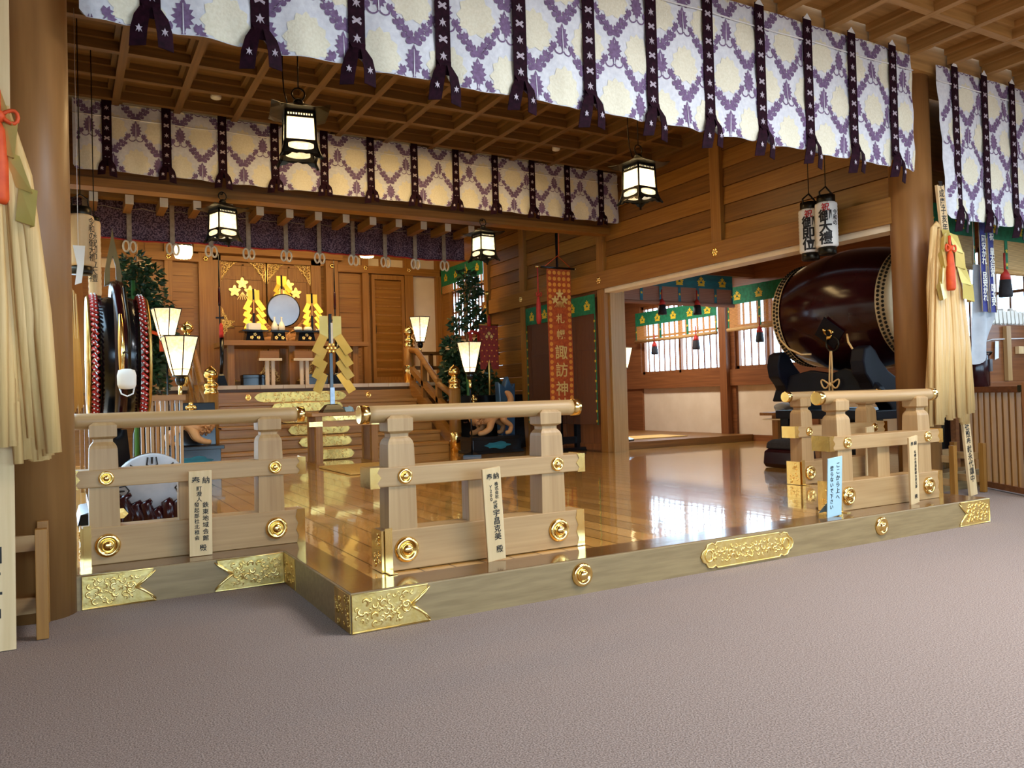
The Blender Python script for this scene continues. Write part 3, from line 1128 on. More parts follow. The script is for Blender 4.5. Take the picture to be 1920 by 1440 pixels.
for x in (.296, .9, 1.518, 2.098, 2.687, 3.303, 3.873, 4.477, 5.076, 5.659, 6.244):
    mb = MB()
    mb.box((x-.035, 13.535, 3.68), (x+.035, 13.55, 4.6))
    b = mb.build('band', 'taupe', t, world=True)
    for s_ in (-1, 1):
        mb = MB()
        mb.tube([(x+s_*.05+.042*math.cos(a), 13.53+.02*s_, 3.60+.085*math.sin(a)) for a in [2*PI*i/14 for i in range(14)]], .016, 6, closed=True)
        mb.build('loop', 'white_end', b, world=True)

# white tipped rafter ends above the curtain
mb = MB()
mb.box((XL, 13.35, 4.30), (XR, 13.55, 4.6))
struct(mb.build('trim_22', 'beamX'))
x = -.07
k = 0
while x < 6.6:
    mb = MB()
    mb.box((x-.055, 12.85, 4.105), (x+.055, 13.5, 4.235), 0)
    mb.box((x-.058, 12.835, 4.10), (x+.055, 12.85, 4.235), 1)
    struct(mb.build('trim_%d' % (30+k), ['beamY', 'white_end']))
    x += .468
    k += 1

# ------------------------------------------------------------------ low railings on the platform


def railing(label, loc):
    t = thing('railing', label, 'railing', loc, 0, 'pale wooden railings with gilt caps')
    for cx in (.125, 1.08):
        mb = MB()
        hw = .082
        mb.loft([(.2, hw, hw*.85), (.55, .077, .07), (.655, .075, .066), (.675, .074, .065), (.692, .069, .06), (.706, .06, .051), (.714, .052, .044), (.732, .052, .044), (.745, .073, .064), (.812, .074, .065), (.83, .05, .05)], (cx, .075, 0))
        mb.build('post', 'paleZ', t, bevel=.002)
    mb = MB(); mb.box((.53, .03, .2), (.675, .12, .46)); mb.build('strut', 'paleZ', t, bevel=.003)
    mb = MB(); mb.box((0, 0, .004), (1.285, .15, .22)); mb.build('bottom_beam', 'paleX', t, bevel=.005)
    mb = MB(); mb.box((-.055, -.008, .452), (1.295, .145, .555)); mb.build('middle_rail', 'paleX', t, bevel=.005)
    mb = MB()
    mb.tube([(-.05, .075, .838), (.0, .075, .838), (1.22, .075, .838), (1.28, .075, .838)], .047, 24)
    mb.build('handrail', 'paleX', t)
    for x0, x1 in ((-.085, -.035), (1.265, 1.315)):
        mb = MB()
        mb.lathe([(.046, x0), (.0505, x0), (.0505, x1), (.046, x1)], (0, .075, .838), 'X', 28)
        mb.build('rail_cap', 'gold', t)
    for x, s_ in ((-.06, 1), (1.30, -1)):
        mb = MB()
        a, b = sorted((x, x+s_*.012))
        mb.box((a, -.012, .448), (b, .149, .559))
        P = [(0, .448), (.055, .448), (.04, .475), (.062, .503), (.04, .53), (.055, .559), (0, .559)]
        P = [(x+s_*p, q) for p, q in P]
        if s_ < 0:
            P = P[::-1]
        mb.prism(P, (0, -.0085, 0), (1, 0, 0), (0, 0, 1), .003)
        mb.build('rail_fitting', 'gold', t)
    for x, s_ in ((0, 1), (1.285, -1)):
        mb = MB()
        xa, xb = sorted((x-s_*.004, x+s_*.004))
        mb.box((xa, -.004, .004), (xb, .154, .222))
        P = [(0, .004), (.05, .004), (.038, .05), (.054, .09), (.04, .13), (.056, .17), (.045, .222), (0, .222)]
        P = [(x+s_*p, q) for p, q in P]
        if s_ < 0:
            P = P[::-1]
        mb.prism(P, (0, -.0005, 0), (1, 0, 0), (0, 0, 1), .003)
        relief(mb, lambda p, q: True, .03, .12, .03, .19, (xa if s_ > 0 else xb, 0, 0), (0, 1, 0), (0, 0, 1), (-s_, 0, 0), 8, 77)
        mb.build('beam_fitting', 'gold', t)
    for x in (.138, 1.105):
        o = boss_mesh(.069).build('boss', 'gold', t)
        o.location = (x, 0, .112)
        o = boss_mesh(.042).build('boss', 'gold', t)
        o.location = (x-.002, -.008, .504)
    mb = MB()
    mb.box((.012, -.018, .008), (.052, -.012, .236))
    mb.box((.012, -.085, .004), (.052, -.012, .010))
    mb.build('end_strap', 'gold', t)
    return t


rl = railing('pale wooden railing at the middle of the platform, left of the shining floor', (1.44, 4.0, FL))
dup(rl, (.062, 5.21, FL), 0, 'pale wooden railing beside the left pillar, set further back')
dup(rl, (4.88, 3.9, FL), 0, 'pale wooden railing at the right front, behind the light blue board')
dup(rl, (6.03, 5.21, FL), 0, 'pale wooden railing set back beneath the great drum')
# ------------------------------------------------------------------ inscribed boards


def board(name, label, base, L, wd, th, lean, rollz, yawz, cols, m='plank', cat='sign', group='inscribed wooden boards'):
    """board standing on base, leaning back by lean, tilted sideways by rollz"""
    t = thing(name, label, cat, base, 0, group)
    t.rotation_euler = (-lean, rollz, yawz)
    mb = MB()
    mb.box((-wd/2, 0, 0), (wd/2, th, L))
    mb.build('board', m, t, bevel=.002)
    for (body, size, x, z, ink, ls) in cols:
        text('\n'.join(body), size, ink, t, (x, -.0012, z), ls=ls, off=.012)
    return t


board('dedication_board', 'upright cypress board with two columns of black brush writing, leaning on the left railing', (.697, 5.12, FL+.006), .515, .13, .016, -.075, 0, 0,
      [('納', .045, .032, .455, 'ink', 1), ('奉', .05, -.026, .455, 'ink', 1), ('町澄人', .032, -.008, .375, 'ink', 1), ('鉄東地域会館', .036, .028, .205, 'ink', 1.12), ('發起部社北稚会', .03, -.022, .21, 'ink', 1.12), ('殿', .042, .012, .045, 'ink', 1)])
board('dedication_board', 'cypress board with black brush writing leaning across the middle railing', (2.075, 3.905, FL+.006), .525, .112, .016, -.11, -.10, 0,
      [('納', .038, .026, .475, 'ink', 1), ('奉', .038, -.016, .475, 'ink', 1), ('株式会社', .024, .024, .395, 'ink', 1), ('Y200', .026, -.012, .385, 'ink', .9), ('代表', .026, .01, .315, 'ink', .9), ('宇昌克美', .044, .014, .20, 'ink', 1.0), ('殿', .044, .02, .06, 'ink', 1)])
board('dedication_board', 'narrow cypress board with faint brush writing leaning on the right front railing', (5.66, 3.80, FL+.006), .53, .105, .016, -.11, -.16, 0,
      [('納', .034, .022, .475, 'ink', 1), ('奉', .034, -.02, .475, 'ink', 1), ('札幌小売酒販組合東支部', .026, .016, .27, 'ink', 1.05), ('殿', .036, .012, .055, 'ink', 1)])
board('dedication_board', 'small board with three characters leaning on the far right railing under the great drum', (6.93, 5.12, FL+.006), .52, .115, .016, -.10, -.09, 0,
      [('紬', .04, 0, .44, 'ink', 1), ('鮪', .05, 0, .30, 'ink', 1), ('涛', .05, 0, .19, 'ink', 1), ('殿', .05, 0, .07, 'ink', 1)])
t = board('warning_board', 'light blue board with dark handwriting standing at the left foot of the right front railing', (4.705, 3.775, FL+.006), .425, .15, .008, -.12, -.085, 0,
          [('ここから上へ', .042, .03, .25, 'ink', 1.1), ('登らないで下さい', .036, -.034, .21, 'ink', 1.1)], m='bluesign')
mb = MB()
mb.add([(-.06, .008, .12), (.06, .008, .12), (.06, .09, .012), (-.06, .09, .012)], [(0, 1, 2, 3)], 0)
mb.build('prop', 'bluesign', t)

# ------------------------------------------------------------------ staircase to the sanctuary
SXL, SXR = 1.95, 5.7
t = thing('altar_staircase', 'broad wooden staircase with gilt plates rising to the altar', 'staircase', (3.8, 12.3, FL))
NS = 5
rise = (1.13-FL)/5
run = .345
for k in range(NS):
    mb = MB()
    y0, z1 = 12.35+run*k, FL+rise*(k+1)
    mb.box((SXL, y0, z1-.05), (SXR, y0+run+.03, z1), 0)
    mb.box((SXL, y0+.03, z1-rise), (SXR, y0+.06, z1-.05), 0)
    st = mb.build('step', 'step', t, world=True, bevel=.008)
    hw = (.36, .44, .52, .56, .62)[k]
    zc, hh = z1-rise*.5, rise*.40
    P = [(-hw, 0), (-hw+.05, hh*.8), (-hw+.12, hh), (hw-.12, hh), (hw-.05, hh*.8), (hw, 0), (hw-.05, -hh*.8), (hw-.12, -hh), (-hw+.12, -hh), (-hw+.05, -hh*.8)]
    P = [(3.66+a, zc+b) for a, b in P][::-1]
    mb = MB()
    mb.prism(P, (0, y0-.002, 0), (1, 0, 0), (0, 0, 1), .006, 1)
    mb.tube([(a, y0-.008, b) for a, b in P], .006, 5, closed=True)
    relief(mb, lambda a, b: abs(a-3.66) < hw-.08, 3.66-hw, 3.66+hw, zc-hh, zc+hh, (0, y0-.008, 0), (1, 0, 0), (0, 0, 1), (0, -1, 0), 40, 60+k, s=1.25)
    mb.build('gilt_plate', ['gold_m', 'gold_d'], st, world=True)
mb = MB()
P = [(-.82, 0), (-.76, .06), (-.66, .085), (.66, .085), (.76, .06), (.82, 0), (.76, -.06), (.66, -.085), (-.66, -.085), (-.76, -.06)]
P = [(3.66+a, 1.22+b) for a, b in P][::-1]
mb.prism(P, (0, 14.138, 0), (1, 0, 0), (0, 0, 1), .006, 1)
relief(mb, lambda a, b: True, 2.95, 4.37, 1.15, 1.29, (0, 14.13, 0), (1, 0, 0), (0, 0, 1), (0, -1, 0), 60, 91, s=1.3)
mb.build('gilt_plate', ['gold_m', 'gold_d'], t, world=True)
giboshi = [(.095, 0), (.1, .01), (.1, .05), (.088, .06), (.088, .10), (.1, .11), (.1, .15), (.08, .165), (.055, .18), (.05, .21), (.06, .225), (.09, .245), (.102, .28), (.095, .325), (.07, .365), (.035, .39), (.012, .41), (.001, .418)]
for (x, y, z0, z1) in ((1.86, 12.3, FL, 1.27), (5.80, 12.3, FL, 1.27), (1.80, 14.28, 1.43, 2.12), (5.79, 14.28, 1.43, 2.12)):
    mb = MB()
    mb.lathe([(.1, z0), (.1, z1)], (x, y, 0), 'Z', 24)
    p = mb.build('newel_post', 'beamZ', t, world=True)
    mb = MB()
    mb.lathe([(a*1.02, b+z1) for a, b in giboshi], (x, y, 0), 'Z', 24)
    mb.build('finial', 'gold', p, world=True)
    mb = MB()
    mb.lathe([(.104, z0), (.104, z0+.33), (.101, z0+.335)], (x, y, 0), 'Z', 16)
    mb.build('foot_cover', 'gold', p, world=True)
for x in (1.83, 5.795):
    mb = MB()
    mb.tube([(x, 12.35, 1.16), (x, 12.9, 1.36), (x, 13.9, 2.02), (x, 14.25, 2.06)], .055, 14)
    mb.build('handrail', 'beamY', t, world=True)
    mb = MB()
    mb.bar((x, 12.35, .80), (x, 14.25, 1.72), .09, .10)
    mb.build('middle_rail', 'beamY', t, world=True)
    mb = MB()
    mb.bar((x, 12.3, .33), (x, 14.3, 1.42), .10, .22)
    mb.build('stringer', 'beamY', t, world=True)
    for y in (12.95, 13.6):
        mb = MB()
        z = .33+(y-12.3)*.545
        mb.box((x-.045, y-.045, z), (x+.045, y+.045, z+.78))
        mb.build('baluster', 'beamZ', t, world=True)
# balustrades of the raised floor, either side of the stairs
for xa, xb, lab in ((5.9, 7.3, 'dark wooden balustrade on the raised floor right of the stairs'),):
    t = thing('balustrade', lab, 'railing', (xa, 14.3, 1.43))
    for z, h in ((2.0, .07), (1.72, .07)):
        mb = MB(); mb.box((xa, 14.27, z-h/2), (xb, 14.34, z+h/2)); mb.build('rail', 'darkX', t, world=True)
    for x in (xa+.35, xa+.85, xb-.05):
        mb = MB(); mb.box((x-.035, 14.27, 1.435), (x+.035, 14.34, 1.99)); mb.build('post', 'darkZ', t, world=True)

# ------------------------------------------------------------------ hanging lanterns


def hanging_lantern(label, loc, rz, ztop, s=1.0, pw=5):
    """origin: level of the bottom edge of the panes"""
    t = thing('hanging_lantern', label, 'lantern', loc, rz, 'bronze hanging lanterns')
    a0, a1, h1 = .122*s, .130*s, .205*s
    zf = h1+.045*s
    mb = MB()
    for sx in (-1, 1):
        for sy in (-1, 1):
            mb.tube([(sx*a1*1.35, sy*a1*1.35, -.165*s), (sx*a1*1.18, sy*a1*1.18, -.12*s), (sx*a1*1.06, sy*a1*1.06, -.06*s), (sx*a1*1.0, sy*a1*1.0, .0), (sx*a0, sy*a0, zf)], [.014*s, .013*s, .011*s, .011*s, .011*s], 6)
    for z, q, h in ((-.004*s, a1, .010), (-.10*s, a1*1.1, .012), (h1+.004*s, a0, .009), (zf, a0, .012)):
        for k in range(4):
            xf = Matrix.Rotation(k*PI/2, 4, 'Z')
            mb.box((-q, -q-.009*s, z-h*s), (q, -q+.009*s, z+h*s), 0, xf)
    for k in range(-5, 6):
        for r_ in range(4):
            xf = Matrix.Rotation(r_*PI/2, 4, 'Z')
            x = k*a0/5.6
            mb.box((x-.0045*s, -a0-.004*s, h1), (x+.0045*s, -a0+.004*s, zf), 0, xf)
    mb.build('frame', 'iron', t)
    for k in range(4):
        mb = MB()
        xf = Matrix.Rotation(k*PI/2, 4, 'Z')
        mb.add([(-a1+.006, -a1+.004, 0), (a1-.006, -a1+.004, 0), (a0-.006, -a0+.004, zf), (-a0+.006, -a0+.004, zf)], [(0, 1, 2, 3)], 0, False, xf)
        mb.build('pane', 'paper_hot', t)
        # lower panel: black plate with a glowing oval opening
        mb = MB()
        n = 24
        el = [(.82*a1*max(-1, min(1, 1.12*math.cos(2*PI*i/n))), -.050*s+.036*s*math.sin(2*PI*i/n)) for i in range(n)]
        ou = []
        for i in range(n):
            c_, s__ = math.cos(2*PI*i/n), math.sin(2*PI*i/n)
            m_ = max(abs(c_), abs(s__))
            ou.append((1.06*a1*c_/m_, -.050*s+.052*s*s__/m_))
        vs = [(x, -a1*1.07, z) for x, z in el]+[(x, -a1*1.07, z) for x, z in ou]
        mb.add(vs, [(i, (i+1) % n, n+(i+1) % n, n+i) for i in range(n)], 0, False, xf)
        # scalloped apron between the legs
        P = [(-a1*1.25, -.155*s), (-a1*1.1, -.10*s), (a1*1.1, -.10*s), (a1*1.25, -.155*s), (a1*.85, -.145*s), (a1*.6, -.12*s), (a1*.3, -.125*s), (0, -.112*s), (-a1*.3, -.125*s), (-a1*.6, -.12*s), (-a1*.85, -.145*s)]
        mb.add([(x, -a1*(1.12 if z > -.11*s else 1.2), z) for x, z in P], [tuple(range(len(P)))], 0, False, xf)
        ap = mb.build('apron', 'iron', t)
        mb = MB()
        mb.add([(x, -a1*1.055, z) for x, z in el], [tuple(range(n))], 0, False, xf)
        mb.build('oval_pane', 'paper_hot', ap)
    mb = MB()
    n = 8
    prof = [(.245*s, 0), (.225*s, .010*s), (.18*s, .025*s), (.12*s, .05*s), (.06*s, .085*s), (.035*s, .10*s)]
    zb = zf+.008*s
    vs, fs = [], []
    m_ = 4*n
    for lev, (r_, z) in enumerate(prof):
        for k in range(4):
            for i in range(n):
                u = -1+2*i/n
                lift = .030*s*abs(u)**4*(1 if lev == 0 else (.8 if lev == 1 else max(0, .45-.15*lev)))
                vs.append(Matrix.Rotation(k*PI/2, 4, 'Z') @ Vector((u*r_, -r_, zb+z+lift)))
    for lev in range(len(prof)-1):
        for j in range(m_):
            fs.append((lev*m_+j, lev*m_+(j+1) % m_, (lev+1)*m_+(j+1) % m_, (lev+1)*m_+j))
    fs.append(tuple(range((len(prof)-1)*m_, len(prof)*m_)))
    fs.append(tuple(range(m_))[::-1])
    mb.add(vs, fs, 0, False)
    mb.build('roof', 'iron', t)
    mb = MB()
    zt = zb+.10*s
    mb.lathe([(.04*s, zt-.01), (.045*s, zt+.015*s), (.03*s, zt+.035*s), (.012*s, zt+.045*s)], (0, 0, 0), 'Z', 14)
    mb.tube([(.055*s*math.cos(a), 0, zt+.085*s+.055*s*math.sin(a)) for a in [2*PI*i/18 for i in range(18)]], .007*s, 6, closed=True)
    mb.build('ring', 'iron', t)
    mb = MB()
    mb.tube([(0, 0, zt+.135*s), (0, 0, ztop-loc[2])], .006, 6)
    if ztop-loc[2] > .8:
        mb.tube([(-.09*s, 0, zt-.02*s), (-.12*s, .01, zt+.10*s), (-.13*s, .02, zt+.3*s), (-.12*s, .02, ztop-loc[2])], .006, 6)
    else:
        mb.tube([(0, 0, ztop-loc[2]), (0, .08, ztop-loc[2]+.02)], .008, 6)
    mb.build('cord', 'iron', t)
    bulb(t, (0, 0, .09*s), pw)
    return t


hanging_lantern('bright square bronze hanging lantern on the left, under the front valance', (1.82, 6.9, 3.365), -.16, 4.5)
hanging_lantern('bronze hanging lantern on the right, seen corner-on before the boarded wall', (5.58, 6.9, 3.36), .08, 4.5)
hanging_lantern('smaller hanging lantern on the left, in front of the purple curtain', (1.67, 9.88, 3.19), .35, 3.62, .92, 2.2)
hanging_lantern('smaller hanging lantern on the right, at the end of the purple curtain', (5.17, 9.88, 3.17), .10, 3.60, .92, 2.2)

# crystal ceiling lamps below the curtain
for i, (x, y, z, lab) in enumerate(((1.80, 14.6, 3.62, 'small glowing glass lamp on the left, hanging just below the purple curtain'), (5.1, 14.6, 3.84, 'small glowing glass lamp above the side door, just below the purple curtain'))):
    t = thing('glass_lamp', lab, 'lamp', (x, y, z), 0, 'small glass lamps')
    mb = MB()
    mb.lathe([(.02, .30), (.12, .29), (.15, .26), (.15, .235)], (0, 0, 0), 'Z', 16)
    mb.tube([(0, 0, .29), (0, 0, 4.6-z)], .008, 6)
    mb.build('fixture', 'iron', t)
    mb = MB()
    for k in range(14):
        a = 2*PI*k/14
        mb.tube([(.13*math.cos(a), .13*math.sin(a), .235), (.13*math.cos(a), .13*math.sin(a), .12), (.10*math.cos(a), .10*math.sin(a), .04)], .027, 6)
    mb.lathe([(.02, .02), (.085, .03), (.12, .1), (.12, .22)], (0, 0, 0), 'Z', 16)
    mb.build('crystal_shade', 'crystal', t)

# ------------------------------------------------------------------ standing paper lamps


def bonbori(label, loc, H, rz, s=1.0):
    t = thing('standing_lantern', label, 'lamp', loc, rz, 'six-sided standing paper lamps')
    hs = .50*s
    z0 = H-hs
    rb, rm, rt_ = .095*s, .125*s, .235*s

    def hexa(r_, z):
        return [(r_*math.cos(PI/6+k*PI/3), r_*math.sin(PI/6+k*PI/3), z) for k in range(6)]
    lv = [hexa(rb, z0), hexa(rm, z0+.08*s), hexa(rt_, H)]
    mb = MB()
    vs = [p for l in lv for p in l]
    fs = [(a*6+k, a*6+(k+1) % 6, a*6+6+(k+1) % 6, a*6+6+k) for a in (0, 1) for k in range(6)]
    mb.add(vs, fs)
    mb.build('paper_shade', 'paper_lamp', t)
    bulb(t, (0, 0, z0+.17*s), 5.5*s*s)
    mb = MB()
    for k in range(6):
        mb.tube([lv[0][k], lv[1][k], lv[2][k]], .0075*s, 5)
    for l in lv[1:]:
        mb.tube(l, .0085*s if l is lv[2] else .005*s, 5, closed=True)
    mb.build('shade_frame', 'iron', t)
    mb = MB()
    mb.lathe([(.012, z0-.14*s), (.05*s, z0-.11*s), (.062*s, z0-.05*s), (.05*s, z0-.02*s), (.09*s, z0-.015*s), (.1*s, z0+.004)], (0, 0, 0), 'Z', 18)
    mb.build('bowl', 'lacquer', t)
    mb = MB()
    mb.lathe([(.02*s, z0-.26*s), (.024*s, z0-.25*s), (.024*s, z0-.13*s), (.018*s, z0-.125*s)], (0, 0, 0), 'Z', 14)
    mb.build('neck_ring', 'gold', t)
    mb = MB()
    mb.lathe([(.014*s, .05), (.014*s, z0-.25*s)], (0, 0, 0), 'Z', 12)
    mb.build('pole', 'lacquer', t)
    mb = MB()
    mb.loft([(0, .15*s, .15*s), (.03, .15*s, .15*s), (.05, .09*s, .09*s), (.07, .03, .03)])
    mb.build('base', 'lacquer', t)
    return t


bonbori('tall standing paper lamp on the left, nearer one, in front of the stairs', (1.29, 11.0, FL), 1.81, .12, 1.0)
bonbori('standing paper lamp right of the stairs, beside the gilt-topped newel', (5.53, 11.15, FL), 1.785, -.45, .93)
bonbori('standing paper lamp at the upper left, behind the nearer lamp', (1.29, 12.45, FL), 2.33, .12, .92)
bonbori('standing paper lamp at the upper right beside the louvred door', (6.14, 14.55, 1.43), 1.30, -.4, .96)
bonbori('narrow standing paper lamp in the side corridor by the opening', (8.17, 10.65, .31), 1.56, .5, .66)

# smoke detectors
for x, y, lab in ((1.526, 9.30, 'white round smoke detector on the ceiling left of the lantern'), (6.06, 9.30, 'white round smoke detector on the ceiling right of the middle')):
    mb = MB()
    mb.lathe([(.055, .06), (.06, .03), (.055, .01), (.03, 0)], (x, y, 4.541), 'Z', 20)
    tag(mb.build('smoke_detector', 'plastic'), lab, 'detector', 'smoke detectors')

# ------------------------------------------------------------------ table, zigzag gold wand and mat before the stairs
t = thing('offering_table', 'low wooden offering table with gilt fittings before the stairs', 'table', (3.55, 11.25, FL))
TX0, TX1, TY0, TY1, TZ = 3.06, 3.98, 11.1, 11.55, .955
mb = MB(); mb.box((TX0-.06, TY0-.04, TZ-.05), (TX1+.06, TY1+.04, TZ)); mb.build('top', 'step', t, world=True, bevel=.004)
mb = MB(); mb.box((TX0+.02, TY0+.005, TZ-.2), (TX1-.02, TY0+.035, TZ-.12)); mb.build('apron', 'step', t, world=True)
for x in (TX0+.05, TX1-.05):
    for y in (TY0+.04, TY1-.04):
        mb = MB(); mb.box((x-.05, y-.04, FL), (x+.05, y+.04, TZ-.05)); lg = mb.build('leg', 'beamZ', t, world=True, bevel=.004)
    mb = MB(); mb.box((x-.06, TY0-.02, FL), (x+.06, TY1+.02, FL+.05)); mb.build('foot', 'beamY', t, world=True)
for x0, x1 in ((TX0-.09, TX0+.10), (TX1-.10, TX1+.09)):
    mb = MB(); mb.box((x0, TY0-.003, TZ-.195), (x1, TY0+.037, TZ-.125)); mb.build('gilt_fitting', 'gold_m', t, world=True)
mb = MB()
P = [(3.3, TZ-.055), (3.72, TZ-.055), (3.66, TZ-.11), (3.36, TZ-.11)]
mb.prism(P[::-1], (0, TY0-.02, 0), (1, 0, 0), (0, 0, 1), .005)
relief(mb, lambda a, b: True, 3.38, 3.64, TZ-.10, TZ-.065, (0, TY0-.026, 0), (1, 0, 0), (0, 0, 1), (0, -1, 0), 10, 5)
mb.build('gilt_fitting', 'gold_m', t, world=True)


def zigzag(mb, x, z, y, sgn, sc, mi=0):
    """one arm of folded paper streamers"""
    def quad(p, q, wv, dy0, dy1, m_=mi):
        p, q = Vector(p), Vector(q)
        w_ = Vector(wv)
        v = [p, p+w_, q+w_, q]
        vs = [(a.x, y+(dy0 if i < 2 else dy1), a.z) for i, a in enumerate(v)]
        mb.add(vs+[(a, b+.004, c) for a, b, c in vs], [(0, 1, 2, 3), (4, 7, 6, 5), (0, 4, 5, 1), (2, 6, 7, 3), (0, 3, 7, 4), (1, 5, 6, 2)], m_)
    s = sc
    # top flat fold
    quad((x, 0, z), (x, 0, z-.30*s), (sgn*.115*s, 0, 0), 0, 0)
    px, pz = x+sgn*.03*s, z-.29*s
    for k in range(4):
        st = (.0, .05, .04, .05)[k]
        dx, dz = sgn*.135*s, -.235*s
        if k == 3:
            dx, dz = sgn*.13*s, -.25*s
        wv = (sgn*.10*s, 0, .058*s)
        quad((px-sgn*.02*s, 0, pz), (px+dx-sgn*.02*s, 0, pz+dz), wv, -.008-.006*k, -.075-.006*k if k != 3 else -.14)
        px, pz = px+sgn*.005*s, pz-.165*s
    return mb


t = thing('paper_wand', 'large zigzag wand of gold paper on a black stand, on the offering table', 'wand', (3.37, 11.32, TZ))
mb = MB()
mb.loft([(0.001, .17, .12), (.04, .15, .10), (.11, .09, .07), (.12, .05, .05)])
mb.build('base', 'lacquer', t)
mb = MB(); mb.box((-.025, -.02, .1), (.02, .02, 1.30)); mb.box((-.022, -.02, 1.3), (.017, .02, 1.43)); p = mb.build('staff', 'lacquer', t)
mb = MB(); mb.box((.0, -.025, .9), (.03, -.019, 1.30)); mb.build('inlay', 'paperw', p)
mb = MB(); mb.box((-.03, -.026, .12), (.035, -.02, .36)); mb.build('metal_sleeve', 'steel', p)
mb = MB()
for k in range(7):
    a = k*PI/3
    mb.sphere((.055*(k < 6)*math.cos(a), -.04, .93+.055*(k < 6)*math.sin(a)), .028, 0, 6, (1, .6, 1))
mb.build('crest', 'gold', t)
for sg in (-1, 1):
    mb = MB()
    zigzag(mb, sg*.035, 1.40, -.01, sg, 1.10)
    mb.build('streamer', 'goldpaper', t)
mb = MB(); mb.box((.14, -.04, .0015), (.25, .06, .07)); mb.tube([(.2, -.02, .07), (.25, -.02, .05), (.27, -.02, .0)], .02, 8)
t2 = mb.build('box', 'bluesign'); t2.location = (3.40, 11.30, TZ+.002)
tag(t2, 'small pale blue object beside the black foot of the gold paper wand', 'box')
mb = MB()
mb.box((3.05, 9.55, FL+.003), (4.05, 10.95, FL+.03))
tag(mb.build('straw_mat', 'straw', bevel=.006), 'yellow straw mat on the boards in front of the offering table', 'mat')

# ------------------------------------------------------------------ altar behind
AF = 1.43
t = thing('altar_table', 'long narrow altar table carrying trays and the mirror', 'table', (3.7, 15.2, AF))
mb = MB(); mb.box((2.46, 14.90, 2.18), (5.2, 15.85, 2.27)); mb.build('top', 'beamX', t, world=True, bevel=.004)
for x in (2.62, 3.72, 4.95):
    for y in (15.02, 15.75):
        mb = MB(); mb.box((x-.055, y-.05, AF), (x+.055, y+.05, 2.18)); mb.build('leg', 'beamZ', t, world=True)
AT = 2.27


def stand_tray(label, x, y, w_):
    t = thing('offering_tray', label, 'tray', (x, y, AT), 0, 'black lacquer offering trays')
    mb = MB(); mb.loft([(.001, w_*.36, w_*.30), (.17, w_*.30, w_*.26)]); b = mb.build('stand', 'lacquer', t)
    mb = MB(); mb.box((-w_*.5, -w_*.42, .17), (w_*.5, w_*.42, .20)); mb.build('top', 'lacquer', t)
    mb = MB()
    for q, z in ((-.06, .06), (.06, .06), (0, .12)):
        for k in range(5):
            a = k*2*PI/5
            mb.sphere((q+.02*math.cos(a), -w_*.31, z+.02*math.sin(a)), .017, 0, 5, (1, .4, 1))
    mb.build('crest', 'gold', b)
    return t


stand_tray('black lacquer tray with gilt crest on the left of the altar, holding a white box', 3.05, 15.10, .46)
stand_tray('small black lacquer tray holding the two white flasks', 3.50, 15.1, .34)
stand_tray('black lacquer tray with gilt crest on the right, holding pale cakes', 4.0, 15.10, .46)
stand_tray('black lacquer tray with a red front, at the right end holding a dried fish', 4.42, 15.10, .30)
mb = MB(); mb.box((2.95, 15.02, AT+.202), (3.17, 15.26, AT+.33)); tag(mb.build('box', 'paperw'), 'white box on the left altar tray', 'box')
for x, lab in ((3.435, 'left one of two white sake flasks before the mirror'), (3.565, 'right one of two white sake flasks before the mirror')):
    mb = MB()
    mb.lathe([(.045, 0), (.06, .02), (.062, .08), (.04, .14), (.016, .18), (.014, .24), (.022, .26)], (0, 0, 0), 'Z', 18)
    o = mb.build('sake_flask', 'porcelain'); o.location = (x, 15.1, AT+.203)
    tag(o, lab, 'flask', 'white sake flasks')
for i, (x, lab) in enumerate(((3.88, 'pale round rice cake on the right altar tray, the left one'), (4.07, 'flat pale rice cake on the right altar tray, the right one'))):
    mb = MB()
    mb.lathe([(.02, 0), (.075, .01), (.085, .04), (.07, .075), (.02, .09)], (0, 0, 0), 'Z', 16)
    o = mb.build('rice_cake', 'porcelain'); o.location = (x, 15.14, AT+.203)
    tag(o, lab, 'cake', 'rice cakes')
mb = MB()
mb.tube([(-.24, 0, .03), (-.17, 0, .05), (-.05, 0, .09), (.06, 0, .09), (.12, 0, .06)], [.008, .04, .055, .05, .025], 8, flat=.6)
mb.add([(-.24, 0, .03), (-.30, 0, .06), (-.27, 0, .03), (-.31, 0, -.0)], [(0, 1, 2), (0, 2, 3)])
o = mb.build('dried_fish', 'porcelain'); o.location = (4.50, 15.12, AT+.205)
tag(o, 'pale dried fish lying on the right end of the altar table', 'fish')
# mirror on a carved cloud stand
t = thing('round_mirror', 'large round mirror in a carved wooden cloud stand at the altar centre', 'mirror', (3.71, 15.55, AT+.02))
mb = MB(); mb.lathe([(.001, 0), (.30, 0), (.305, .02), (.30, .04)], (0, 0, .62), '-Y', 40, 0, False); mb.build('disc', 'mirror', t)
mb = MB(); mb.tube([(.305*math.cos(a), -.01, .62+.305*math.sin(a)) for a in [2*PI*i/40 for i in range(40)]], .022, 8, closed=True); mb.build('rim', 'lacquer', t)
mb = MB()
rr = random.Random(5)
for sg in (-1, 1):
    for k in range(9):
        u = k/8
        cx, cz = sg*(.12+.36*u), .10+.42*u**1.4
        r_ = .09-.045*u
        pts = [(cx+r_*(1-i*.06)*math.cos(i*.62*sg+k), -.03, cz+r_*(1-i*.06)*math.sin(i*.62*sg+k)) for i in range(10)]
        mb.tube(pts, [.024-.0015*i for i in range(10)], 6)
    mb.tube([(sg*.06, .03, .06), (sg*.25, .03, .18), (sg*.38, .03, .38), (sg*.48, .03, .56)], [.09, .08, .05, .015], 8)
mb.tube([(-.4, .0, .045), (-.2, .0, .07), (0, 0, .05), (.2, 0, .07), (.4, 0, .045)], [.04, .06, .05, .06, .04], 8)
mb.build('cloud_stand', 'dogwood', t)


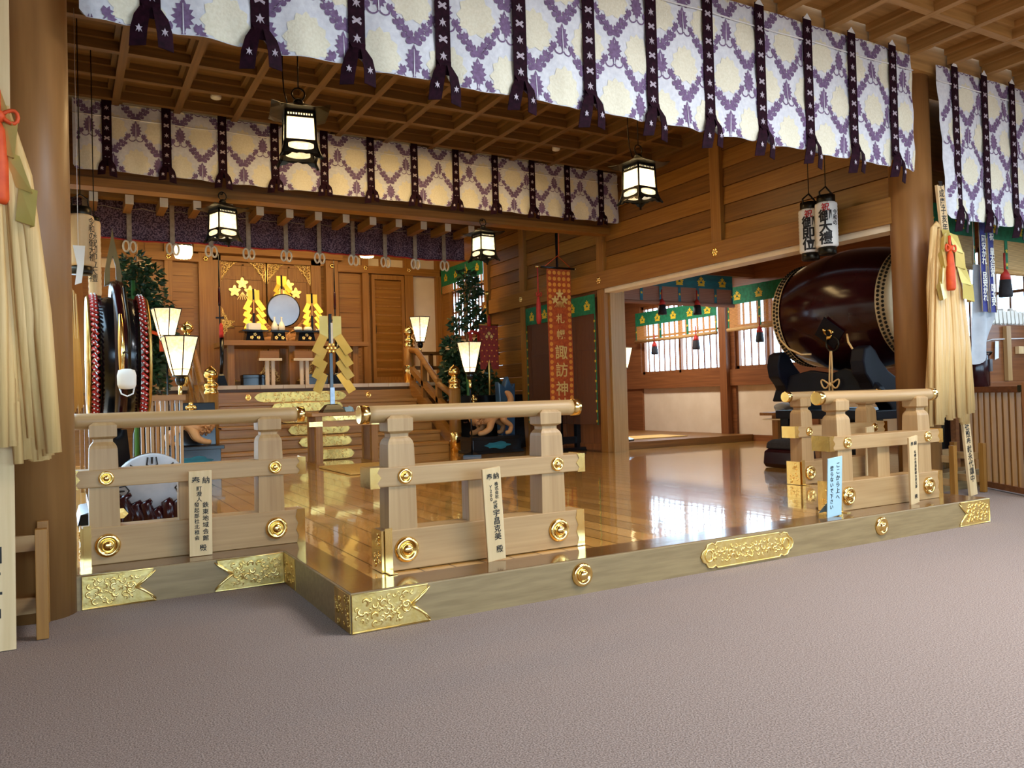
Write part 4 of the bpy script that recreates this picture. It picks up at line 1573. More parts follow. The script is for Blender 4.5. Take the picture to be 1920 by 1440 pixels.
def small_wand(label, x, y, z, H, sc):
    t = thing('paper_wand', label, 'wand', (x, y, z), 0, 'gold wands beside the mirror')
    mb = MB(); mb.loft([(0.001, .07, .06), (.05, .05, .04)]); mb.build('base', 'lacquer', t)
    mb = MB(); mb.box((-.018, -.014, .04), (.018, .014, H)); s_ = mb.build('staff', 'lacquer', t)
    mb = MB(); mb.box((-.012, -.018, H*.55), (.012, -.014, H*.8)); mb.build('inlay', 'dogwood', s_)
    for sg in (-1, 1):
        mb = MB(); zigzag(mb, sg*.02, H-.02, -.015, sg, sc); mb.build('streamer', 'goldfoil', t)
    return t


small_wand('gleaming gold wand left of the round mirror on the altar', 3.13, 15.45, AT, 1.02, .78)
small_wand('gold wand standing behind the round mirror', 3.74, 15.78, AT, 1.36, .66)
small_wand('gold wand right of the round mirror on the altar', 4.24, 15.45, AT, .98, .74)
# side tables with white legs in front of the altar
for x, lab in ((3.24, 'left low offering stand with white painted leg tips under the altar table'), (3.86, 'right low offering stand with white painted leg tips under the altar table')):
    t = thing('offering_stand', lab, 'stand', (x, 14.72, AF), 0, 'low offering stands')
    mb = MB(); mb.box((-.2, -.1, .46), (.2, .1, .5)); mb.build('top', 'beamX', t)
    mb = MB(); mb.box((-.17, -.03, .5), (.17, .1, .64)); mb.build('back_board', 'beamX', t)
    mb = MB(); mb.box((-.205, -.11, .452), (.205, -.098, .502)); mb.build('edge', 'white_end', t)
    for s_ in (-1, 1):
        mb = MB(); mb.box((s_*.02-.03+.03*s_, -.07, .003), (s_*.02+.03+.03*s_, -.01, .46)); mb.build('leg', 'white_end', t)
for x, lab in ((3.02, 'black lacquer box on the floor under the left of the altar table'), (4.2, 'black lacquer box on the floor under the right of the altar table')):
    t = thing('lacquer_box', lab, 'box', (x, 15.1, AF), 0, 'black lacquer boxes')
    mb = MB(); mb.box((-.2, -.12, .001), (.2, .12, .2)); mb.build('body', 'lacquer', t, bevel=.01)
    mb = MB(); mb.box((-.205, -.125, .15), (.205, .125, .22)); mb.build('lid', 'lacquer', t, bevel=.01)
# ceremonial spears with tassels
for x, lab in ((2.42, 'tall ceremonial spear with red tassel standing left of the altar'), (4.52, 'tall ceremonial spear with red tassel standing right of the altar')):
    t = thing('ceremonial_spear', lab, 'spear', (x, 14.85, AF), 0, 'ceremonial spears')
    mb = MB(); mb.lathe([(.012, .05), (.014, 1.9), (.008, 2.36), (.001, 2.42)], (0, 0, 0), 'Z', 8); mb.build('shaft', 'lacquer', t)
    mb = MB(); mb.lathe([(.022, 1.45), (.026, 1.5), (.022, 1.75), (.014, 1.8)], (0, 0, 0), 'Z', 8); mb.build('binding', 'lacquer_red', t)
    mb = MB(); mb.lathe([(.035, .88), (.04, .95), (.03, 1.1), (.012, 1.14)], (.015, -.02, 0), 'Z', 10); mb.build('tassel', 'redsilk', t)
    mb = MB(); mb.box((-.07, -.012, 1.22), (.07, .012, 1.25)); mb.build('crossguard', 'lacquer', t)
    mb = MB(); mb.loft([(0.001, .1, .1), (.04, .09, .09), (.2, .05, .05), (.24, .02, .02)]); mb.tube([(0, -.01, .24), (.02, -.01, .45), (.03, -.01, .9)], .03, 8); mb.build('base', 'lacquer', t)

# ------------------------------------------------------------------ sacred evergreen branches


def sakaki(label, loc, H, blobs, seed, gb, vase, orn):
    rr = random.Random(seed)
    t = thing('evergreen_branch', label, 'plant', loc, 0, 'evergreen branches in tall vases')
    mb = MB()
    mb.tube([(0, 0, .2), (.01, 0, H*.4), (-.02, 0, H*.7), (.0, 0, H*.96)], [.035, .03, .022, .008], 7)
    for (x, y, z, r_) in blobs:
        mb.tube([(0, 0, max(.3, z-.35)), (x*.5, y*.5, z-.12), (x, y, z)], [.012, .009, .004], 5)
    mb.build('stem', 'dogwood', t)
    mb = MB()
    for (bx, by, bz, br) in blobs:
        for k in range(int(680*br)):
            while True:
                p = Vector((rr.uniform(-1, 1), rr.uniform(-1, 1), rr.uniform(-1, 1)))
                if p.length < 1:
                    break
            c = Vector((bx, by, bz))+Vector((p.x*br, p.y*br, p.z*br*1.1))
            d = (Vector((p.x, p.y, p.z*.4-.15))+Vector((rr.uniform(-.6, .6), rr.uniform(-.6, .6), rr.uniform(-.4, .4)))).normalized()
            u = d.orthogonal().normalized()
            u = (Matrix.Rotation(rr.uniform(0, 6.3), 3, d) @ u)
            nv = d.cross(u)
            l_, w_ = rr.uniform(.09, .15), rr.uniform(.028, .042)
            mb.add([c, c+d*l_*.45+u*w_+nv*.01, c+d*l_+nv*.0, c+d*l_*.45-u*w_+nv*.01], [(0, 1, 2), (0, 2, 3)])
    mb.build('foliage', 'foliage', t, fixn=False)
    ox, oy, oz, om = orn
    mb = MB()
    mb.tube([(ox-.14, oy, oz), (ox-.06, oy-.02, oz+.04), (ox+.04, oy-.02, oz), (ox+.12, oy, oz+.04)], .03, 6)
    mb.box((ox+.05, oy-.02, oz-.26), (ox+.13, oy, oz))
    mb.box((ox-.12, oy-.02, oz-.18), (ox-.06, oy, oz))
    mb.build('silk_streamer', om, t)
    mb = MB()
    mb.lathe([(.05, .001), (.1, .02), (.13, .2), (.12, .5), (.09, .62), (.10, .66)], (0, 0, 0), 'Z', 18)
    mb.build('vase', vase, t)
    if gb:
        mb = MB()
        mb.tube([(gb[0], gb[1], .0), (gb[0]+.01, gb[1], gb[2]*.5), (gb[0]-.01, gb[1], gb[2])], [.034, .034, .03], 12)
        mb.build('bamboo_pole', 'bamboo_g', t)
    return t


rr = random.Random(2)
bl = [(rr.uniform(-.36, .22), rr.uniform(-.25, .25), rr.uniform(1.2, 2.6), rr.uniform(.22, .34)) for _ in range(19)]
bl += [(-.02, 0, 3.1, .2), (.12, 0, 2.95, .22), (-.05, .1, 2.75, .25), (.1, 0, 1.6, .3), (-.2, 0, 1.5, .28)]
sakaki('leafy sakaki branch in a vase on the left, behind the hooped drum', (1.01, 13.6, FL), 3.62, bl, 3, (-.08, -.3, 2.85), 'lacquer', (.20, -.42, 2.02, 'orange'))
bl = [(rr.uniform(-.36, .40), rr.uniform(-.2, .2), rr.uniform(1.1, 2.0), rr.uniform(.18, .28)) for _ in range(11)]
bl += [(.04, 0, 3.2, .16), (.10, 0, 2.95, .17), (.02, 0, 2.65, .17), (.22, 0, 2.4, .16), (-.16, 0, 2.3, .15), (.15, .0, 1.2, .3), (-.25, 0, 1.2, .26), (.2, 0, .95, .3)]
sakaki('leafy sakaki branch on the right, standing before the bright far window', (6.62, 13.42, FL), 3.6, bl, 5, (-.18, -.35, 1.42), 'blue_vase', (-.05, -.42, 2.1, 'redsilk'))
# ------------------------------------------------------------------ black lacquer cabinets and carved guardian lions
for (x0, x1, lab, cr, dy) in ((1.27, 1.87, 'glossy black lacquer screen with gilt flower crest behind the left guardian lion', 1.545, -.36), (5.92, 7.2, 'black lacquer screen with gilt flower crests behind the right guardian lion', 6.21, 0)):
    t = thing('lacquer_screen', lab, 'screen', ((x0+x1)/2, 12.45, FL), 0, 'black lacquer screens')
    mb = MB()
    mb.add([(x0, 12.32+dy, FL+.002), (x1, 12.32+dy, FL+.002), (x1, 12.40+dy, FL+.96), (x0, 12.40+dy, FL+.96), (x0, 12.55+dy, FL+.002), (x1, 12.55+dy, FL+.002), (x1, 12.46+dy, FL+.96), (x0, 12.46+dy, FL+.96)],
           [(0, 1, 2, 3), (5, 4, 7, 6), (4, 0, 3, 7), (1, 5, 6, 2), (3, 2, 6, 7), (0, 4, 5, 1)])
    mb.build('panel', 'lacquer', t, world=True, bevel=.01)
    for q in ((cr,) if x1 < 3 else (cr, cr+.62)):
        mb = MB()
        for k in range(4):
            a = k*PI/2
            mb.sphere((q+.045*math.cos(a), 12.385+dy, 1.08+.045*math.sin(a)), .036, 0, 6, (1, .5, 1))
        mb.sphere((q, 12.378+dy, 1.08), .03, 0, 6, (1, .6, 1))
        mb.build('flower_crest', 'gold', t, world=True)


def lion(label, loc, rz, flip):
    """guardian lion: deep chest, big maned head low and forward, hind quarters raised, curled tail"""
    t = thing('guardian_lion', label, 'statue', loc, rz, 'carved guardian lions')
    V = [(0, 0, .36), (.12, 0, .36), (.25, 0, .24), (.33, 0, .25),             # 0-3 hips, loin, chest, neck
         (.42, 0, .27), (.52, 0, .22),                                        # 4 head 5 muzzle
         (.25, .10, .19), (.27, .12, .10), (.36, .12, .045), (.45, .12, .035),   # 6-9 front left: elbow low, forearm forward
         (.25, -.10, .19), (.27, -.12, .10), (.36, -.12, .045), (.45, -.12, .035),
         (.0, .08, .30), (.09, .11, .22), (-.06, .11, .13), (-.03, .11, .04), (.04, .11, .03),   # 14-18 hind left
         (.0, -.08, .30), (.09, -.11, .22), (-.06, -.11, .13), (-.03, -.11, .04), (.04, -.11, .03),
         (-.08, 0, .40), (-.13, 0, .49), (-.09, 0, .58), (-.03, 0, .61)]
    E = [(0, 1), (1, 2), (2, 3), (3, 4), (4, 5), (2, 6), (6, 7), (7, 8), (8, 9), (2, 10), (10, 11), (11, 12), (12, 13),
         (0, 14), (14, 15), (15, 16), (16, 17), (17, 18), (0, 19), (19, 20), (20, 21), (21, 22), (22, 23), (0, 24), (24, 25), (25, 26), (26, 27)]
    rad = [.10, .10, .125, .105, .105, .065, .06, .05, .04, .035, .06, .05, .04, .035, .075, .055, .035, .034, .03, .075, .055, .035, .034, .03, .04, .05, .05, .02]
    me = bpy.data.meshes.new('body')
    me.from_pydata(V, E, [])
    me.materials.append(M['dogwood'])
    o = bpy.data.objects.new('body', me)
    COL.objects.link(o)
    o.parent = t
    sk = o.modifiers.new('skin', 'SKIN')
    sk.use_smooth_shade = True
    for i, d in enumerate(me.skin_vertices[0].data):
        d.radius = (rad[i], rad[i])
        d.use_root = (i == 0)
    ss = o.modifiers.new('sub', 'SUBSURF')
    ss.levels = ss.render_levels = 2
    mb = MB()
    rr = random.Random(3)
    for k in range(60):
        a = rr.uniform(0, 2*PI)
        h = rr.uniform(-.06, .075)
        q = .125-.25*abs(h)*abs(h)/.06
        c = (.37+h, q*math.cos(a), .275+q*math.sin(a))
        if c[2] < .10:
            continue
        mb.tube([(c[0]+.024*(1-i*.08)*math.cos(i*.7+k), c[1]+.014*math.sin(i*.9+k), c[2]+.026*(1-i*.08)*math.sin(i*.7+k)) for i in range(9)], [.016-.001*i for i in range(9)], 5)
    mb.build('mane', 'dogwood', t)
    mb = MB()
    for s_ in (1, -1):
        mb.tube([(.43, s_*.06, .36), (.42, s_*.10, .40), (.39, s_*.125, .385)], [.028, .024, .006], 6)
    mb.build('ears', 'dogwood', t)
    mb = MB()
    for s_ in (1, -1):
        mb.sphere((.505, s_*.045, .295), .018, 0, 6)
    mb.build('eyes', 'lacquer', t)
    mb = MB()
    mb.tube([(.565, -.05, .20), (.585, 0, .19), (.565, .05, .20)], .010, 5)
    mb.build('mouth', 'lacquer_red', t)
    return t


def plinth(label, x0, x1, y0, y1, h, cm):
    t = thing('statue_plinth', label, 'plinth', ((x0+x1)/2, y0, FL), 0, 'black statue plinths')
    mb = MB(); mb.box((x0, y0, FL+.002), (x1, y1, FL+h-.04)); mb.box((x0-.03, y0-.03, FL+.002), (x1+.03, y1+.03, FL+.05)); mb.build('body', 'lacquer', t, world=True, bevel=.006)
    mb = MB(); mb.box((x0-.04, y0-.04, FL+h-.05), (x1+.04, y1+.04, FL+h)); mb.build('top', 'lacquer', t, world=True, bevel=.006)
    mb = MB()
    cx, cz = (x0+x1)/2, FL+h*.48
    P = [(cx+(.22+.03*math.cos(6*a))*math.cos(a), cz+(.055+.012*math.cos(5*a))*math.sin(a)) for a in [2*PI*i/40 for i in range(40)]]
    mb.prism(P, (0, y0-.001, 0), (1, 0, 0), (0, 0, 1), .004)
    mb.build('cloud_motif', cm, t, world=True)
    return t


plinth('black plinth with teal cloud motif under the right guardian lion', 5.70, 6.60, 11.45, 11.92, .28, 'teal')
plinth('black plinth under the left guardian lion, beside the stairs', 1.14, 1.83, 11.36, 11.8, .37, 'teal')
l1 = lion('carved wooden guardian lion on the right, facing left, behind the middle railing', (6.40, 11.68, FL+.285), PI, False)
l1.scale = (1.25, 1.25, 1.2)
l2 = lion('carved wooden guardian lion on the left, facing the stairs, seen between the left railing bars', (1.24, 11.58, FL+.375), 0, True)
l2.scale = (1.08, 1.08, 1.08)

# stacked slatted benches at the left
t = thing('slatted_rack', 'wooden rack of upright slats behind the hooped drum, left of the guardian lion', 'rack', (.9, 9.5, FL))
mb = MB(); mb.box((.70, 9.45, 1.17), (1.16, 9.75, 1.23)); mb.build('top_rail', 'beamX', t, world=True)
mb = MB(); mb.box((.70, 9.45, FL+.002), (1.12, 9.75, FL+.06)); mb.build('bottom_rail', 'beamX', t, world=True)
for k in range(9):
    x = .72+.05*k
    mb = MB(); mb.box((x-.015, 9.46+.02*(k % 3), FL+.06), (x+.015, 9.52+.02*(k % 3), 1.17)); mb.build('slat', 'paleZ' if k % 3 else 'beamZ', t, world=True)
t = thing('slatted_rack', 'dark wooden rack of upright slats left of the hooped drum, next to the left pillar', 'rack', (.2, 9.9, FL))
mb = MB(); mb.box((.12, 9.85, 1.2), (.34, 10.1, 1.26)); mb.build('top_rail', 'darkX', t, world=True)
for k in range(5):
    x = .14+.045*k
    mb = MB(); mb.box((x-.013, 9.9, FL+.002), (x+.013, 9.95, 1.2)); mb.build('slat', 'darkZ', t, world=True)

# ------------------------------------------------------------------ hooped drum on the left
DX, DY, DZ, DR = .385, 7.5, 1.53, .50
t = thing('hanging_drum', 'large black drum with red and white laced rims hung in a gilt hoop, left', 'drum', (DX, DY, FL))
mb = MB(); mb.lathe([(DR*.985, DX-.15), (DR*1.02, DX-.08), (DR*1.02, DX+.08), (DR*.985, DX+.15)], (0, DY, DZ), 'X', 48); mb.build('shell', 'lacquer', t, world=True)
for s_ in (-1, 1):
    x = DX+s_*.175
    mb = MB()
    for k in range(64):
        a = 2*PI*k/64
        a2 = a+.09*1
        mb.tube([(x-.022, DY+(DR*1.03)*math.cos(a), DZ+DR*1.03*math.sin(a)), (x+.022, DY+DR*1.04*math.cos(a2), DZ+DR*1.04*math.sin(a2))], .014, 5, 0)
        for q in (-.015, .015):
            b = a+.049+q
            mb.sphere((x+q*.8, DY+DR*1.075*math.cos(b), DZ+DR*1.075*math.sin(b)), .0065, 1, 4)
    mb.build('laced_rim', ['redsilk', 'cordw'], t, world=True)
    mb = MB()
    x2 = DX+s_*.215
    a_, b_ = sorted((x2-s_*.012, x2+s_*.018))
    mb.lathe([(.001, a_), (DR*1.0, a_), (DR*1.04, (a_+b_)/2), (DR*1.0, b_), (.001, b_)], (0, DY, DZ), 'X', 48)
    mb.build('drumhead', 'gold_d', t, world=True)
mb = MB()
HR = .60
mb.lathe([(HR-.05, DX-.03), (HR+.02, DX-.045), (HR+.035, DX), (HR+.02, DX+.045), (HR-.05, DX+.03), (HR-.05, DX-.03)], (0, DY, DZ+.02), 'X', 60, cap=False)
mb.build('hoop', 'lacquer_red', t, world=True)
mb = MB()
mb.tube([(DX, DY+(HR+.022)*math.cos(a), DZ+.02+(HR+.022)*math.sin(a)) for a in [PI*.84+PI*.30*k/30 for k in range(31)]], [.012+.016*math.sin(PI*k/30) for k in range(31)], 8)
mb.build('hoop_inlay', 'gold', t, world=True)
mb = MB()
P = [(-.16, 0), (-.15, .14), (-.11, .26), (-.07, .36), (-.03, .46), (0, .58), (.03, .46), (.07, .36), (.11, .26), (.15, .14), (.16, 0), (.06, .02), (.05, .2), (0, .3), (-.05, .2), (-.06, .02)]
mb.prism([(a*.42, b*.86) for a, b in P], (DX-.02, DY-.0, DZ+.60), (1, 0, 0), (0, 0, 1), .05)
mb.build('flame_finial', 'flame', t, world=True)
mb = MB()
mb.loft([(FL+.002, .32, .42), (FL+.08, .30, .40), (FL+.12, .1, .3), (.92, .06, .08)], (DX, DY, 0))
mb.box((DX-.24, DY-.5, FL+.1), (DX+.24, DY+.5, FL+.16))
mb.build('stand', 'lacquer', t, world=True)
t = thing('drum_mallet', 'cream headed drum mallet hanging on the hoop of the left drum', 'mallet', (.41, 6.74, 1.32))
mb = MB(); mb.lathe([(.02, -.075), (.055, -.07), (.066, -.04), (.068, .03), (.058, .07), (.03, .08)], (0, 0, 0), 'Z', 18); mb.build('head', 'paperw', t)
mb = MB(); mb.tube([(.02, 0, .06), (.03, .02, .35), (.0, .08, .72)], .011, 8); mb.build('handle', 'iron', t)
mb = MB(); mb.tube([(.02, .01, .20), (0, .08, .22), (-.02, .14, .20)], .008, 6); mb.build('hook', 'iron', t)
mb = MB(); mb.tube([(-.05, 0, -.07), (-.04, -.02, -.11), (0, -.03, -.13), (.04, -.02, -.11), (.05, 0, -.07)], .006, 6); mb.build('strap', 'cordw', t)
# round white faced drum below it
t = thing('floor_drum', 'round drum with pale face and black tortoiseshell marks, behind the left railing', 'drum', (.55, 6.4, FL))
c = (.545, 6.4, .50)
mb = MB(); mb.lathe([(.25, .0), (.262, .03), (.262, .10), (.22, .14), (.22, .30)], c, 'Y', 36); mb.build('body', 'lacquer_red', t, world=True)
mb = MB(); mb.lathe([(.001, -.012), (.25, -.008), (.262, .02)], c, 'Y', 36); hd = mb.build('face', 'greycloth', t, world=True)
mb = MB()
for k in range(8):
    a = k*PI/4+PI/2
    ca, sa = math.cos(a), math.sin(a)
    Q = [(.235, -.028), (.18, -.036), (.155, 0), (.18, .036), (.235, .028)]
    mb.tube([(c[0]+p*ca-q*sa, c[1]-.014, c[2]+p*sa+q*ca) for p, q in Q], .006, 4)
    mb.tube([(c[0]+.235*ca, c[1]-.014, c[2]+.235*sa), (c[0]+.185*ca, c[1]-.014, c[2]+.185*sa)], [.012, .006], 4)
mb.build('black_marks', 'ink', hd, world=True)
mb = MB()
for k in range(9):
    x = .30+.065*k
    h = .16+.10*abs(k-4)/4+(.03 if k % 2 else 0)
    mb.tube([(x, 6.30, FL+.002), (x+.015, 6.27, FL+h*.6), (x+.01*(k-4), 6.28, FL+h), (x+.03, 6.27, FL+h+.03)], [.06, .055, .045, .015], 8)
mb.box((.22, 6.24, FL+.002), (.88, 6.5, FL+.10))
mb.build('cloud_stand', 'lacquer_red', t, world=True)
mb = MB(); mb.prism([(.25, .33), (.34, .33), (.37, .36), (.34, .40), (.25, .40)], (0, 6.2, 0), (1, 0, 0), (0, 0, 1), .006); mb.build('gilt_tag', 'gold_m', t, world=True)
# paper lanterns hanging at the left
t = thing('paper_lantern', 'long cream paper lantern with black ends hanging beside the left pillar', 'lantern', (.14, 8.0, 2.30))
mb = MB(); mb.lathe([(.09, .07)]+[(.105+.004*(i % 2), .08+.44*i/22) for i in range(23)]+[(.09, .53)], (0, 0, 0), 'Z', 20); mb.build('paper_body', 'plank', t)
for z0, z1 in ((.0, .08), (.52, .60)):
    mb = MB(); mb.lathe([(.085, z0), (.09, z0+.01), (.09, z1)], (0, 0, 0), 'Z', 20); mb.build('end_ring', 'iron', t)
mb = MB(); mb.tube([(-.07, 0, .59), (-.06, 0, .68), (0, 0, .72), (.06, 0, .68), (.07, 0, .59)], .006, 6); mb.tube([(0, 0, .72), (0, 0, 2.32)], .005, 5); mb.build('handle', 'iron', t)
text('令\n和\nの\n御\n大\n禮', .075, 'ink', t, (.085, -.075, .30), rot=(0, 0, .85), ls=.85)
t = thing('paper_lantern', 'narrow cream paper lantern with black lettering, right of the longer one beside the left pillar', 'lantern', (.265, 8.6, 2.16))
mb = MB(); mb.lathe([(.05, .03)]+[(.055+.003*(i % 2), .04+.70*i/26) for i in range(27)]+[(.05, .75)], (0, 0, 0), 'Z', 18); mb.build('paper_body', 'plank', t)
for z0, z1 in ((.0, .04), (.74, .79)):
    mb = MB(); mb.lathe([(.045, z0), (.05, z0+.01), (.05, z1)], (0, 0, 0), 'Z', 18); mb.build('end_ring', 'iron', t)
mb = MB(); mb.tube([(0, 0, .79), (0, 0, 2.46)], .005, 5); mb.build('handle', 'iron', t)
text('奉\n祝\n御\n即\n位\n大\n禮', .08, 'ink', t, (-.015, -.058, .39), ls=.85)
t = thing('paper_streamer', 'white paper streamer hanging beside the left pillar', 'streamer', (.10, 7.4, 2.12))
mb = MB()
mb.add([(-.03, 0, .33), (.06, 0, .33), (.05, -.01, .18), (.0, -.01, .16), (.03, -.02, .02), (-.02, -.02, 0)], [(0, 1, 2, 3), (3, 2, 4, 5)])
mb.build('paper', 'paperw', t)
mb = MB(); mb.tube([(.01, 0, .33), (.01, 0, 2.3)], .003, 4); mb.build('thread', 'cordw', t)
mb = MB()
for k in range(16):
    x = .0+.006*k
    mb.tube([(x, 7.8+.02*(k % 3), 2.25-.01*k), (x+.01, 7.8, 1.7), (x-.02+.004*k, 7.8, 1.05+.03*(k % 4))], [.006, .012, .008], 5)
tag(mb.build('straw_bundle', 'hemp'), 'bundle of hanging straw at the left edge beside the black drum', 'straw')

# ------------------------------------------------------------------ great drum on the right
TX, TZc = 8.47, 2.04
TY0, TY1 = 5.53, 7.12
LB = TY1-TY0
t = thing('great_drum', 'huge maroon lacquered barrel drum behind the right pillar', 'drum', (TX, (TY0+TY1)/2, TZc))
prof = []
for i in range(21):
    u = i/20
    prof.append((.60+.15*math.sin(PI*u)**.9, TY0+LB*u))
mb = MB(); mb.lathe(prof, (TX, 0, TZc), 'Y', 64); mb.build('barrel', 'lacquer_red', t, world=True)
for y, s_ in ((TY0, 1), (TY1, -1)):
    mb = MB()
    a_, b_ = sorted((y-s_*.035, y+s_*.14))
    mb.lathe([(.001, y-s_*.04), (.60, y-s_*.04), (.635, y-s_*.01), (.64, y+s_*.06), (.652, y+s_*.12)], (TX, 0, TZc), 'Y', 64, cap=False)
    hd = mb.build('drumhead', 'skinhead', t, world=True)
    mb = MB()
    for row, (yy, rr_) in enumerate(((y+s_*.03, .638), (y+s_*.085, .648))):
        for k in range(84):
            a = 2*PI*(k+.5*row)/84
            mb.sphere((TX+rr_*math.cos(a), yy, TZc+rr_*math.sin(a)), .019, 0, 4)
    mb.build('tacks', 'iron', hd, world=True)
# diamond plate with comma crest, ring and cord on the flank facing the hall


def flank(a, y, r_=.755):
    """point on the barrel's left flank, a = angle below horizontal"""
    return Vector((TX-r_*math.cos(a), y, TZc-r_*math.sin(a)))


yc, ac = 6.22, .40
ux = Vector((0, -1, 0))
uz = Vector((-math.sin(ac), 0, math.cos(ac)))
mb = MB()
mb.prism([(-.2, 0), (0, -.2), (.2, 0), (0, .2)], flank(ac, yc), ux, uz, .012)
pl = mb.build('diamond_plate', 'navy', t, world=True)
mb = MB()
o0 = flank(ac, yc, .775)
for k in range(3):
    a = k*2*PI/3
    pts = [o0+ux*(.06*math.cos(a+i*.22)*(1-.05*i))+uz*(.06*math.sin(a+i*.22)*(1-.05*i)) for i in range(8)]
    mb.tube(pts, [.030-.0036*i for i in range(8)], 6)
mb.build('comma_crest', 'gold', pl, world=True)
mb = MB()
rc = flank(.56, yc-.02, .80)
mb.tube([rc+ux*.085*math.cos(a)+Vector((0, 0, 1))*.085*math.sin(a) for a in [2*PI*i/22 for i in range(22)]], .012, 6, closed=True)
mb.build('ring', 'iron', t, world=True)
t2 = thing('tassel_cord', 'cream cord with a bow hanging from the ring of the great drum', 'cord', (7.72, yc-.02, 1.3))
mb = MB()
x0, z0 = rc.x-.03, rc.z-.085
for q in (-.018, .018):
    mb.tube([(x0, yc-.02+q*.4, z0), (x0-.01, yc-.02+q, z0-.2), (x0-.02, yc-.02+q, z0-.34), (x0-.02, yc-.02+q*1.4, z0-.56)], .010, 6)
mb.build('strands', 'hemp', t2, world=True)
mb = MB()
for s_ in (1, -1):
    mb.tube([(x0-.03, yc-.02+s_*(.02+.11*math.sin(PI*u)*(.4+u)), z0-.38-.05*math.sin(2*PI*u)) for u in [i/12 for i in range(13)]], .010, 6)
mb.sphere((x0-.03, yc-.02, z0-.385), .026, 0, 6)
mb.build('bow', 'hemp', t2, world=True)
# stand with cloud carving
t = thing('drum_stand', 'dark carved cloud-shaped stand under the great drum', 'stand', (TX, 6.3, FL))
for yq, hh in ((5.75, .0), (6.95, .0)):
    mb = MB()
    P = [(-1.0, 1.42), (-.96, 1.56), (-.84, 1.60), (-.74, 1.54), (-.66, 1.44), (-.5, 1.31), (-.3, 1.22), (0, 1.19), (.3, 1.22), (.5, 1.31), (.66, 1.44), (.74, 1.54), (.9, 1.58), (1.0, 1.44), (.95, 1.30), (.84, 1.22), (.8, 1.08), (.66, 1.0), (.5, .92), (.4, .80), (-.4, .80), (-.5, .92), (-.66, 1.0), (-.78, 1.06), (-.86, 1.18), (-.97, 1.28)]
    mb.prism([(a*.86, b-.03) for a, b in P], (TX, yq+.09, 0), (1, 0, 0), (0, 0, 1), .18)
    mb.build('cradle', 'navy', t, world=True, bevel=.02)
mb = MB()
P = [(-.80, .95), (-.72, 1.14), (-.5, 1.27), (-.2, 1.32), (.1, 1.27), (.3, 1.33), (.55, 1.25), (.72, 1.1), (.80, .95)]
mb.prism([(a, b) for a, b in P], (TX-.60, 6.32, 0), (0, -1, 0), (0, 0, 1), .1)
mb.build('side_cloud', 'navy', t, world=True, bevel=.02)
mb = MB(); mb.box((TX-.72, 5.62, .74), (TX+.72, 7.05, .84)); mb.build('top_frame', 'navy', t, world=True, bevel=.01)
for x in (TX-.62, TX+.62):
    for y in (5.72, 6.95):
        mb = MB(); mb.box((x-.06, y-.06, FL+.002), (x+.06, y+.06, .75)); mb.build('leg', 'lacquer', t, world=True)
for k, (pa, pb) in enumerate((((.30, 6.95), (.66, 6.5)), ((.44, 5.98), (.72, 5.72)))):
    p, q = flank(pa[0], pa[1], .775), flank(pb[0], pb[1], .86)
    mid = (p+q)/2+Vector((-.10, 0, -.07))
    mb = MB(); mb.tube([p, (p*.6+mid*.4)+Vector((-.02, 0, -.02)), mid, (q*.6+mid*.4)+Vector((-.02, 0, -.03)), q], .012, 6)
    tag(mb.build('rope', 'hemp'), ('cream rope draped over the left end of the great drum', 'cream rope draped low on the drum next to the right pillar')[k], 'rope', 'ropes on the great drum')
# celebration lanterns
for k, (x, y, z, big, red, side, lab) in enumerate(((7.19, 5.74, 2.58, '御\n大\n禮', '祝', '令\n和\nの', 'right-hand white festival lantern with three large black characters, above the great drum'), (7.21, 5.98, 2.56, '御\n即\n位', '祝', '', 'left-hand white festival lantern, partly behind the other, above the great drum'))):
    t = thing('festival_lantern', lab, 'lantern', (x, y, z), 0, 'white festival lanterns')
    mb = MB(); mb.lathe([(.08, .03)]+[(.112+.003*(i % 2), .05+.46*i/24) for i in range(25)]+[(.08, .53)], (0, 0, 0), 'Z', 28); mb.build('paper_body', 'paperw', t)
    for z0, z1 in ((-.04, .045), (.515, .60)):
        mb = MB(); mb.lathe([(.085, z0), (.095, z0+.01), (.095, z1)], (0, 0, 0), 'Z', 20); mb.build('end_ring', 'iron', t)
    mb = MB(); mb.tube([(-.09, 0, .57), (-.10, 0, .63), (0, 0, .70), (.10, 0, .63), (.09, 0, .57), (.12, .01, .5), (.13, 0, .1)], .010, 6); mb.tube([(0, 0, .7), (0, 0, 1.8)], .005, 5); mb.build('handle', 'iron', t)
    an = .92

    def curved(body, size, m, dx, z, ls, off):
        o = text(body, size, m, t, (0, 0, 0), ls=ls, off=off)
        bm = bmesh.new()
        bm.from_mesh(o.data)
        for q in range(-12, 13):
            bmesh.ops.bisect_plane(bm, geom=bm.verts[:]+bm.edges[:]+bm.faces[:], plane_co=(q*.008, 0, 0), plane_no=(1, 0, 0))
        bmesh.ops.triangulate(bm, faces=bm.faces[:])
        bm.to_mesh(o.data)
        bm.free()
        for v in o.data.vertices:
            a = (v.co.x+dx)/.114
            r_ = .117-v.co.y
            z_ = v.co.z+z
            v.co = (r_*math.sin(a), -r_*math.cos(a), z_)
        o.rotation_euler = (0, 0, -an)
    curved(red, .085, 'redink', -.005, .452, .9, .02)
    curved(big, .14, 'ink', -.01, .235, .86, .028)
    if side:
        curved(side, .06, 'ink', .098, .34, .95, .015)

# ------------------------------------------------------------------ hanging banners


